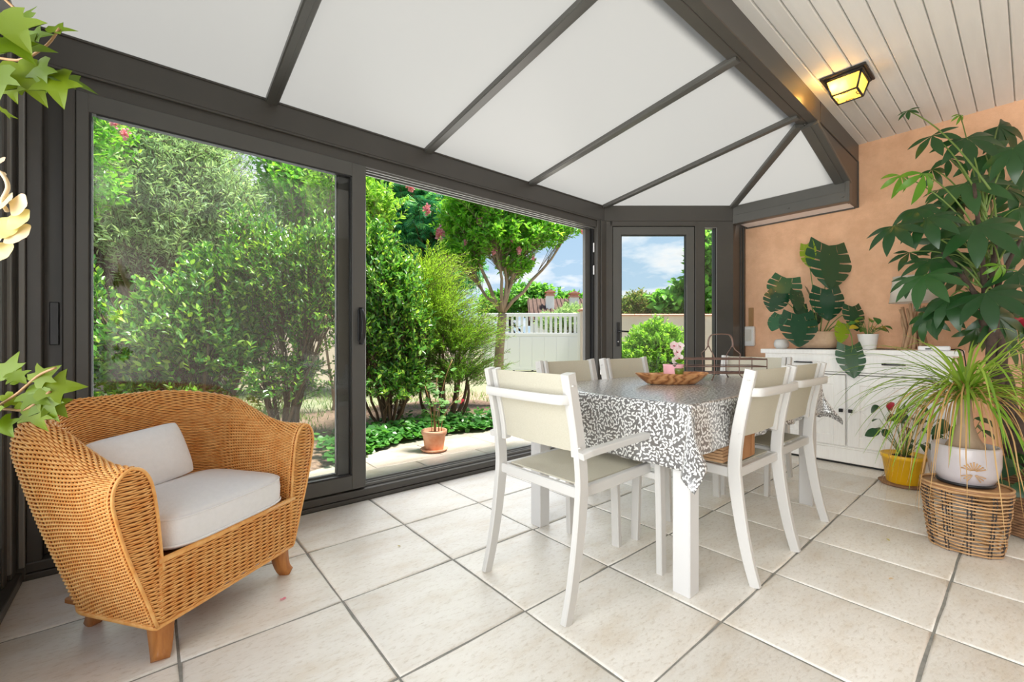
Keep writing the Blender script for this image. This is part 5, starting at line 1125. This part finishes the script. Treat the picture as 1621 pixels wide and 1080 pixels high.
# shrubs close to the glass
bush('glossy_shrub', 'glossy dark green shrub behind the glass sash over the armchair', 'shrub', (.45, 5.00, -.05),
     [((.28, 5.05, 1.10), (.72, .50, .62), 330), ((-.10, 5.25, .80), (.60, .45, .48), 230), ((.50, 5.0, 1.55), (.42, .35, .40), 130), ((.62, 4.95, .95), (.40, .35, .50), 130), ((-.42, 5.2, 1.35), (.14, .14, .42), 22), ((.05, 4.95, .40), (.75, .35, .30), 170)], 'lf_photinia', limb_r=.018, L=(.05, .08), Wr=.52, leaves_per=16)
bush('tall_shrub', 'tall airy green shrub seen through the middle of glass sash', 'shrub', (1.06, 4.82, -.05),
     [((.98, 4.80, 1.72), (.55, .42, .50), 210), ((.92, 4.95, 1.25), (.60, .40, .45), 130), ((1.30, 4.62, 1.30), (.38, .35, .62), 120), ((.82, 5.0, 2.05), (.36, .32, .42), 90), ((1.10, 4.7, .62), (.55, .30, .35), 110), ((1.36, 4.60, 1.95), (.36, .34, .36), 130)], 'lf_photinia', 'bark', limb_r=.020, L=(.038, .060), Wr=.5, stems=2)
bush('red_tipped_shrub', 'dense shrub with red new shoots right of the sash handle', 'shrub', (2.02, 4.52, -.05),
     [((1.98, 4.40, 1.55), (.44, .40, .50), 330), ((1.80, 4.50, 1.05), (.44, .36, .50), 230), ((2.16, 4.36, 1.10), (.36, .34, .48), 210), ((1.84, 4.50, 2.02), (.30, .28, .36), 130), ((2.05, 4.40, .58), (.52, .30, .34), 170)], 'lf_photinia', limb_r=.018, L=(.045, .07), Wr=.52)
# feathery yellow green shrub
def feathery():
    b = np.array([2.81, 4.64, -.05]); t = thing('feathery_shrub', 'feathery yellow green shrub with fine needles beside terracotta pot', 'shrub', b); mb = MB(); P_, D_, U_ = [], [], []; tws = []
    for i in range(9):
        a = i*.7; e = np.array([.30*math.cos(a), .22*math.sin(a), ro_.uniform(.5, 1.2)]); mb.tube(bez((.05*math.cos(a), .05*math.sin(a), 0), e*np.array([1.3, 1.3, .4]), e, 9), np.linspace(.032, .012, 9), 6)
    mb.build('limbs', M['bark'], t)
    for (c, r, n) in (((-.12, .02, 1.30), (.46, .38, .55), 480), ((.02, -.05, .92), (.60, .44, .52), 560), ((-.26, .05, 1.72), (.30, .26, .50), 230), ((.10, -.10, .55), (.54, .36, .40), 400), ((.26, -.10, 1.0), (.34, .30, .38), 180)):
        c, r = np.array(c), np.array(r); d = nrm(ro_.normal(size=(n, 3))); d[:, 2] = np.abs(d[:, 2])*.9-.25; s0 = c+d*r*ro_.uniform(.15, .65, (n, 1)); ln = ro_.uniform(.26, .50, n)
        hd_ = nrm(d*np.array([1, 1, .5])+np.array([-.22, 0, .85])+ro_.normal(0, .25, (n, 3))); e_ = s0+hd_*ln[:, None]; m = (s0+e_)/2; e_ = e_+nrm(d*np.array([1, 1, 0]))*(ln*.35)[:, None]-np.array([0, 0, 1.])*(ln*.14)[:, None]
        tt = np.linspace(0, 1, 6)[None, :, None]; tws.append((1-tt)**2*s0[:, None]+2*tt*(1-tt)*m[:, None]+tt*tt*e_[:, None])
        q = np.linspace(.08, 1, 26)[None, :, None]*np.ones((n, 1, 1)); lp_ = (1-q)**2*s0[:, None]+2*q*(1-q)*m[:, None]+q*q*e_[:, None]; tg = nrm(2*(1-q)*(m-s0)[:, None]+2*q*(e_-m)[:, None]); rv = nrm(np.cross(tg, ro_.normal(size=tg.shape)))
        P_.append(lp_.reshape(-1, 3)); D_.append(nrm(tg*.75+rv*.65).reshape(-1, 3)); U_.append(nrm(ro_.normal(size=tg.shape)+np.array([0, 0, .8])).reshape(-1, 3))
    T_ = np.concatenate(tws); V_, Q_ = strands(T_, np.full(T_.shape[:2], .0022), 3); link('twigs', quad_mesh('twigs', V_, Q_), M['bark'], t, 'stuff')
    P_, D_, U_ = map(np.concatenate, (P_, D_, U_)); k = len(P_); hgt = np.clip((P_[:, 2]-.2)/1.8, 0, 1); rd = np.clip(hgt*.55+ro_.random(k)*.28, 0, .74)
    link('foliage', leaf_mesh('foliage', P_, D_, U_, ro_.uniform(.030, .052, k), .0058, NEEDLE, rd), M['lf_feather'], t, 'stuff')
feathery()
# crape myrtle with the clear trunk
bush('crape_myrtle', 'crape myrtle tree with smooth forked trunk in front of white gate', 'tree', (4.02, 5.11, -.08),
     [((4.00, 5.10, 2.62), (.62, .60, .42), 420), ((3.62, 5.48, 2.86), (.44, .44, .44), 300), ((4.50, 4.72, 2.70), (.46, .42, .36), 250), ((3.80, 5.15, 3.20), (.75, .65, .42), 420), ((4.42, 4.90, 3.10), (.55, .5, .36), 260), ((3.55, 5.45, 2.32), (.34, .34, .28), 120), ((4.22, 4.96, 2.20), (.34, .30, .26), 90), ((4.86, 4.42, 2.74), (.20, .18, .16), 36)], 'lf_myrtle', 'bark_pale', limb_r=.030, twig_r=.005, stems=1, L=(.060, .095), Wr=.50, leaves_per=13, droop=.25,
     trunk=([(4.02, 5.11, -.08), (4.01, 5.11, .5), (4.03, 5.09, 1.0), (4.06, 5.07, 1.42)], .080, .062),
     blossoms=[((3.10, 5.62, 2.92), .09), ((3.20, 5.42, 2.55), .11), ((3.32, 5.40, 2.20), .07), ((3.62, 5.05, 2.72), .07), ((3.95, 4.72, 2.46), .06), ((4.05, 4.68, 2.30), .06), ((3.78, 4.92, 2.28), .05), ((4.98, 4.28, 2.66), .07), ((3.48, 5.2, 2.42), .05), ((2.98, 5.9, 3.3), .10), ((4.25, 4.6, 2.2), .04)])
bush('crape_myrtle', 'leafy branch of pink flowered myrtle at top left of glass sash', 'tree', (-1.55, 7.6, -.08),
     [((-.80, 7.6, 3.75), (.85, .7, .75), 330), ((-.62, 7.5, 3.05), (.42, .4, .55), 130), ((-1.6, 7.7, 3.4), (.9, .8, 1.0), 240)], 'lf_myrtle', 'bark_pale', limb_r=.035, L=(.075, .11), Wr=.5, leaves_per=12, droop=.25, blossoms=[((-.30, 7.0, 3.62), .09), ((-.22, 7.0, 3.5), .08), ((-.42, 6.95, 3.85), .06)])
bush('olive_tree', 'large grey green olive tree filling the upper left glass', 'tree', (.25, 9.9, -.1),
     [((.30, 9.55, 3.75), (1.55, 1.2, 1.15), 950), ((-.9, 9.8, 3.5), (1.0, 1.0, 1.0), 420), ((1.25, 9.2, 3.2), (.85, .8, .9), 380), ((.3, 9.4, 2.75), (1.3, .9, .65), 420), ((.1, 9.9, 4.8), (1.5, 1.1, .8), 420)], 'lf_olive', 'bark', limb_r=.06, twig_r=.008, L=(.085, .14), Wr=.22, leaves_per=20, spread=.9, stems=3)
bush('feathery_leaved_tree', 'dark blue green tree with feathery fronds behind the left shrubs', 'tree', (-.2, 13.2, -.1),
     [((0, 12.8, 2.6), (2.2, 1.3, 1.1), 330), ((1.6, 12.6, 3.2), (1.4, 1.2, 1.3), 200), ((-1.8, 13, 3.2), (1.4, 1.2, 1.5), 180), ((.2, 13.4, 4.6), (2.4, 1.4, 1.2), 220)], 'lf_albizia', 'bark_dark', limb_r=.09, twig_r=.012, L=(.38, .60), Wr=.42, leaves_per=5, droop=.5, tmpl=FROND, spread=.9)
bush('feathery_leaved_tree', 'blue green tree with drooping fronds between shrub and pink blossoms', 'tree', (4.6, 8.9, -.1),
     [((4.62, 8.2, 3.9), (1.05, .9, 1.0), 260), ((3.7, 8.7, 3.4), (.9, .8, .8), 200), ((5.0, 8.0, 2.8), (.85, .8, .7), 170), ((4.0, 8.8, 4.9), (1.3, 1.1, .8), 190), ((3.3, 9.2, 2.6), (.8, .7, .6), 110)], 'lf_albizia', 'bark', limb_r=.06, twig_r=.010, L=(.26, .42), Wr=.42, leaves_per=6, droop=.5, tmpl=FROND, spread=.9)
bush('maple_tree', 'pale green tree top above the tall shrub in the glass', 'tree', (2.5, 10.2, -.1),
     [((2.35, 9.3, 4.2), (1.0, .9, .8), 330), ((3.1, 8.8, 4.5), (.8, .8, .7), 190), ((2.9, 9.2, 3.2), (.7, .7, .7), 160), ((1.95, 9.4, 4.85), (.5, .5, .28), 60)], 'lf_myrtle', 'bark_pale', limb_r=.055, twig_r=.009, L=(.10, .15), Wr=.62, leaves_per=11, droop=.15)
bush('lemon_tree', 'yellow tinged leafy branch at the top of the open doorway', 'tree', (2.15, 6.6, -.08), [((2.45, 5.9, 3.0), (.45, .4, .32), 120), ((2.1, 6.2, 3.3), (.6, .5, .4), 120), ((2.3, 6.0, 2.55), (.28, .28, .2), 40)], 'lf_box', 'bark_pale', limb_r=.022, L=(.07, .10), Wr=.5, leaves_per=12, droop=.3)
# beyond the corner facet
bush('clipped_bush', 'rounded light green clipped bush behind the hinged glass door', 'shrub', (7.62, 4.74, -.08), [((7.62, 4.72, .78), (.60, .60, .66), 760), ((7.45, 4.95, .55), (.62, .6, .5), 420), ((7.80, 4.5, .52), (.55, .55, .48), 380)], 'lf_box', limb_r=.02, L=(.060, .09), Wr=.5, leaves_per=12, inner=.75, span=.35)
bush('fig_tree', 'large leaved fig tree beyond the coping wall behind hinged door', 'tree', (13.2, 6.9, -.1), [((12.9, 6.55, 2.3), (1.0, 1.0, .75), 260), ((12.75, 6.20, 3.3), (.66, .62, 1.0), 240), ((13.5, 6.1, 3.3), (1.1, 1.0, 1.2), 240), ((12.1, 7.1, 2.15), (.7, .6, .38), 120), ((13.3, 5.6, 4.2), (.5, .5, .55), 70)], 'lf_fig', limb_r=.04, twig_r=.010, L=(.18, .27), Wr=.72, leaves_per=7, spread=.9)
bush('oleander_hedge_bush', 'olive toned bush with reddish bits left of the fig tree', 'shrub', (12.0, 8.1, -.1), [((11.9, 7.9, 2.1), (.72, .6, .52), 330), ((11.4, 8.3, 1.95), (.5, .5, .42), 150)], 'lf_oleander', limb_r=.03, L=(.09, .13), Wr=.42, leaves_per=12)
bush('grey_green_bush', 'soft grey green bush between chimneyed house and gate pillar', 'shrub', (13.1, 11.7, -.1), [((12.9, 11.6, 1.9), (.85, .7, .62), 420), ((12.2, 12.2, 1.75), (.6, .6, .45), 200)], 'lf_olive', limb_r=.03, L=(.12, .20), Wr=.12, leaves_per=14, spread=.6)
bush('distant_tree', 'dark rounded tree behind the roof with two chimneys', 'tree', (24.6, 26.6, -.1), [((24.4, 26.6, 4.4), (2.6, 2.0, 1.6), 420), ((22.0, 28.4, 3.9), (1.9, 1.6, 1.3), 250), ((27.0, 24.8, 4.2), (1.6, 1.4, 1.1), 150)], 'lf_fig', 'bark_dark', limb_r=.12, twig_r=.02, L=(.34, .5), Wr=.6, leaves_per=9, spread=.9)
bush('distant_tree', 'dark tree mass behind the garden wall left of the gate', 'tree', (4.9, 15.6, -.1), [((4.6, 15.2, 2.9), (2.0, 1.4, 1.5), 340), ((6.8, 13.9, 2.6), (1.6, 1.3, 1.2), 250), ((2.6, 16.6, 3.3), (1.8, 1.4, 1.6), 240)], 'lf_fig', 'bark_dark', limb_r=.10, twig_r=.015, L=(.26, .38), Wr=.6, leaves_per=9, spread=.9)
pm = thing('palm_tree', 'thin palm crown at the top of the narrow sidelight', 'tree', (15.9, 7.55, -.1)); MB().tube([(0, 0, 0), (.03, 0, 2.5), (0, 0, 5.1)], .10, 8).build('trunk', M['bark_pale'], pm)
for i in range(22):
    a = i*2.4; P = bez((0, 0, 5.1), (.35*math.cos(a), .35*math.sin(a), 5.4+.25*math.sin(i)), (.75*math.cos(a), .75*math.sin(a), 5.0+.35*math.sin(i)), 8); link('palm_frond', with_mat(strap(P, .05), M['lf_pony']), None, pm)
# ---- ground ivy along the terrace edge, tufts of grass
n = 1500; x = ro_.uniform(1.15, 3.5, n); ey = np.interp(x, bx, edge); y = ey+np.abs(ro_.normal(0, .28, n))-.06; z = .01+ro_.uniform(.02, .15, n)*np.clip((y-ey+.12)/.25, .2, 1)
P_ = np.stack([x, y, z], 1); D_ = nrm(np.stack([ro_.normal(0, 1, n), ro_.normal(-.5, 1, n), ro_.uniform(-.35, .25, n)], 1)); U_ = nrm(np.stack([ro_.normal(0, .45, n), ro_.normal(-.35, .4, n), np.ones(n)], 1)); ln = ro_.uniform(.045, .085, n)
gi = link('ground_ivy', leaf_mesh('ground_ivy', P_, D_, U_, ln, ln*.95, (np.array([(0, 0, 0), (-.50, .18, .05), (-.38, .72, .04), (0, 1, -.08), (.38, .72, .04), (.50, .18, .05)]), LEAF[1])), M['lf_ivy'], None, 'stuff'); tag(gi, 'low dark green ivy creeping along the terrace slab edge', 'ivy')
n = 9000; x = np.concatenate([ro_.uniform(-2.6, 1.6, n*2//3), ro_.uniform(-2, 5, n//3)]); y = np.concatenate([ro_.uniform(4.9, 7.5, n*2//3), ro_.uniform(5.6, 10, n//3)]); P_ = np.stack([x, y, x*0-.05], 1)
gs = link('lawn_grass', leaf_mesh('lawn_grass', P_, nrm(np.stack([ro_.normal(0, .4, n), ro_.normal(0, .4, n), np.ones(n)], 1)), ro_.normal(size=(n, 3)), ro_.uniform(.06, .16, n), .012, NEEDLE), M['lf_grass'], None, 'stuff'); tag(gs, 'light green lawn grass behind the shrubs', 'grass')
# ---- terracotta pot on the terrace
tp_ = thing('potted_geranium', 'leggy geranium in weathered terracotta pot on the terrace slabs', 'potted plant', (2.045, 3.575, -.017))
MB().lathe([(0, 0), (.105, 0), (.128, .022), (.122, .028), (.10, .014), (0, .012)], 30).build('saucer', M['terracotta'], tp_)
MB().lathe([(0, .013), (.082, .013), (.086, .018), (.105, .150), (.114, .152), (.120, .190), (.114, .196), (.104, .190), (.100, .165), (0, .16)], 32).build('pot', M['terracotta'], tp_); MB().lathe([(0, .159), (.10, .162), (.05, .17), (0, .175)], 18).build('soil', M['soil'], tp_)
def round_leaf(r):
    a = np.linspace(.35, 2*PI-.35, 15)-PI/2; rr = r*(1+.08*np.cos(a*7)); V = [(0, 0, 0)]+[(q*math.cos(t+PI), r*.55+q*math.sin(t+PI)*1., .10*r*math.cos(t*3)+.12*q) for q, t in zip(rr, a)]; mb = MB(); mb.add(V, [(0, i, i+1) for i in range(1, len(V)-1)], True); return mb.mesh('leaf')
gl = [with_mat(round_leaf(.034), M['lf_geranium']), with_mat(round_leaf(.026), M['lf_geranium'])]
for (dx, dy, h, nlv) in ((-.05, .02, .52, 11), (.02, .0, .62, 12), (.10, -.04, .80, 5), (-.02, -.03, .36, 6), (.07, .05, .30, 8), (.14, -.09, .42, 5)):
    top = np.array([dx*1.6, dy*1.6, .16+h*.86]); P = bez((dx*.4, dy*.4, .16), (dx*.3, dy*.3, .16+h*.5), top, 10); MB().tube(P, np.linspace(.0055, .003, 10), 6).build('stem', M['cane'], tp_)
    for k in range(nlv):
        p = P[min(9, int(4+ro_.integers(0, 6)))]; a = ro_.uniform(0, 2*PI); tip = p+np.array([.055*math.cos(a), .055*math.sin(a), ro_.uniform(-.02, .05)]); MB().tube([p, tip], .0015, 4).build('leaf_stalk', M['greenstem'], tp_); place_leaf('leaf', gl[k % 2], tp_, tip, (math.cos(a), math.sin(a), ro_.uniform(-.5, .3)), wl(.1, .5, .9), ro_.uniform(.75, 1.15))
for p in ((.20, -.16, .46), (.19, -.14, .44)): place_leaf('petal', with_mat(blade_leaf(.03, .03, .3), M['petal_red']), tp_, p, (.4, -.3, .5), wl(0, 1, .3), label='red petal')
# ---- white gate and its pillar
ga = thing('white_gate', 'white driveway gate with a row of balusters along its top', 'gate', (9.50, 10.29, .03), math.atan2(-.642, .767))
wv = M['white_pvc']; x0, x1 = -1.62, 1.52
mb = MB(); mb.box(((x0+x1)/2, 0, .62), (x1-x0, .03, 1.06), .004)
mb.build('lower_panel', wv, ga)
for i in range(8): MB().box((x0+.2+i*.393, -.022, .62), (.375, .014, 1.0), .004).build('panel_board', wv, ga)
mb = MB(); mb.box(((x0+x1)/2, 0, 1.20), (x1-x0, .06, .10), .006); mb.box(((x0+x1)/2, 0, 1.83), (x1-x0, .06, .11), .006); mb.box(((x0+x1)/2, 0, .10), (x1-x0, .06, .10), .006); mb.build('rail', wv, ga)
for x in (x0+.05, x1-.05): MB().box((x, 0, .97), (.10, .07, 1.84), .006).build('post', wv, ga)
nb_ = 19
for i in range(nb_): MB().box((x0+.17+(x1-x0-.34)*i/(nb_-1), 0, 1.51), (.085, .035, .54), .004).build('baluster', wv, ga)
MB().box(((x0+x1)/2, 0, .015), (x1-x0+.2, .10, .03), .002).build('floor_rail', M['black'], ga)
for i in range(5): MB().lathe([(0, .028), (.035, .028), (.035, .055), (0, .058)], 10, (x0+.4+.6*i, 0, 0)).build('roller', M['black'], ga)
gp = thing('gate_pillar', 'pale rendered gate pillar with terracotta cap right of gate', 'pillar', (10.86, 9.20, -.06), math.atan2(-.642, .767))
MB().box((0, 0, 1.02), (.46, .40, 2.04), .01).build('shaft', M['render_pink'], gp); mb = MB(); mb.box((0, 0, 2.07), (.56, .50, .05), .01); mb.add([(-.27, -.24, 2.095), (.27, -.24, 2.095), (.27, .24, 2.095), (-.27, .24, 2.095), (-.05, 0, 2.19), (.05, 0, 2.19)], [(0, 1, 5, 4), (1, 2, 5), (2, 3, 4, 5), (3, 0, 4)]); mb.build('cap', M['coping'], gp)
def garden_wall(a, b, h, name='garden_wall', label='', mat='render_pink', post=None):
    a, b = np.array(a, float), np.array(b, float); L = np.linalg.norm(b-a); ang = math.atan2(b[1]-a[1], b[0]-a[0]); t = thing(name, label, 'wall', (*a, -.1), ang)
    MB().box((L/2, 0, h/2), (L, .18, h), .003).build('rendered_face', M[mat], t); k = int(L/.42)
    me = None
    for i in range(k):
        if me is None:
            mb = MB(); w = L/k-.012; pr = [(-.13, -.006), (-.13, .018), (-.05, .045), (.05, .045), (.13, .018), (.13, -.006)]; mb.prism([(0, y, z) for y, z in pr], (w, 0, 0)); me = mb.mesh('coping_tile'); me.materials.append(M['coping'])
        o = link('coping_tile', me, None, t); o.location = (L/k*i+.006, 0, h+.006)
    return t
garden_wall((9.15, 7.33), (13.3, 3.86), 1.78, label='pale garden wall with terracotta coping behind the clipped bush')
garden_wall((-4.0, 14.1), (8.0, 11.9), 1.80, label='long pale wall with terracotta coping behind left shrubs')
# pair of white square posts with white hatch glimpsed left
wg = thing('white_side_gate', 'small white gate and post glimpsed behind the left shrub', 'gate', (-.62, 12.20, -.06), -.15)
MB().box((.42, 0, 1.15), (.16, .16, 2.3), .01).build('post', wv, wg); MB().box((-.05, 0, 1.62), (.70, .05, .56), .01).build('panel', wv, wg); MB().box((-.05, 0, 1.0), (.70, .05, .30), .01).build('panel', wv, wg); MB().box((.42, 0, .86), (.18, .18, .03), .004).build('band', M['coping'], wg)
# ---- houses
def house(name, label, c, ang, w, d, h, rise, wall, roof, chim=()):
    t = thing(name, label, 'house', (*c, -.1), ang); MB().box((0, 0, h/2), (w, d, h), .01).build('walls', M[wall], t)
    mb = MB(); ov = .45
    for s in (-1, 1): mb.prism([(-w/2-ov, s*(d/2+ov), h-.10), (w/2+ov, s*(d/2+ov), h-.10), (w/2+ov, 0, h+rise), (-w/2-ov, 0, h+rise)], (0, 0, .10))
    for s in (-1, 1): mb.prism([(s*w/2, -d/2, h-.02), (s*w/2, d/2, h-.02), (s*w/2, 0, h+rise-.04)], (-s*.1, 0, 0))
    ro = mb.build('roof', M[roof], t)
    mb = MB(); n = int((w+2*ov)/.30)
    for s in (-1, 1):
        for i in range(n):
            x = -w/2-ov+(i+.5)*(w+2*ov)/n; mb.tube([(x, s*(d/2+ov), h+.01), (x, 0, h+rise+.11)], .085, 5)
    mb.build('tile_rows', M[roof], ro, 'stuff')
    for (x, y, z0, z1, s) in chim:
        o = MB().box((x, y, (z0+z1)/2), (s, s, z1-z0), .01).build('chimney', M['render_white'], t); mb = MB(); mb.box((x, y, z1+.04), (s*1.25, s*1.25, .08), .01); mb.box((x, y, z1+.17), (s*.9, s*.9, .18), .01); mb.prism([(x-s*.7, y-s*.7, z1+.26), (x+s*.7, y-s*.7, z1+.26), (x, y-s*.7, z1+.46)], (0, s*1.4, 0)); mb.build('chimney_cap', M['coping'], o)
    for k in (-1, 1):
        f = MB().box((k*w*.22, -d/2-.01, h*.55), (1.1, .06, 1.2), .01).build('window', M['white_pvc'], t); MB().box((k*w*.22, -d/2-.045, h*.55), (.9, .02, 1.0), .004).build('pane', M['glass'], f)
    return t
house('far_house', 'house with brown tiled roof and two white chimneys beyond gate', (26.4, 21.6), math.atan2(-.642, .767), 9.5, 6.5, 2.55, 1.75, 'render_white', 'roof_tile', ((-3.6, -1.6, 3.2, 4.45, .58), (-1.75, -1.0, 3.3, 4.40, .66)))
house('white_house', 'white house with pinkish tiled roof glimpsed through the shrubs', (2.4, 20.5), .05, 9.0, 6.0, 2.45, 1.1, 'render_white', 'roof_tile_red', ())
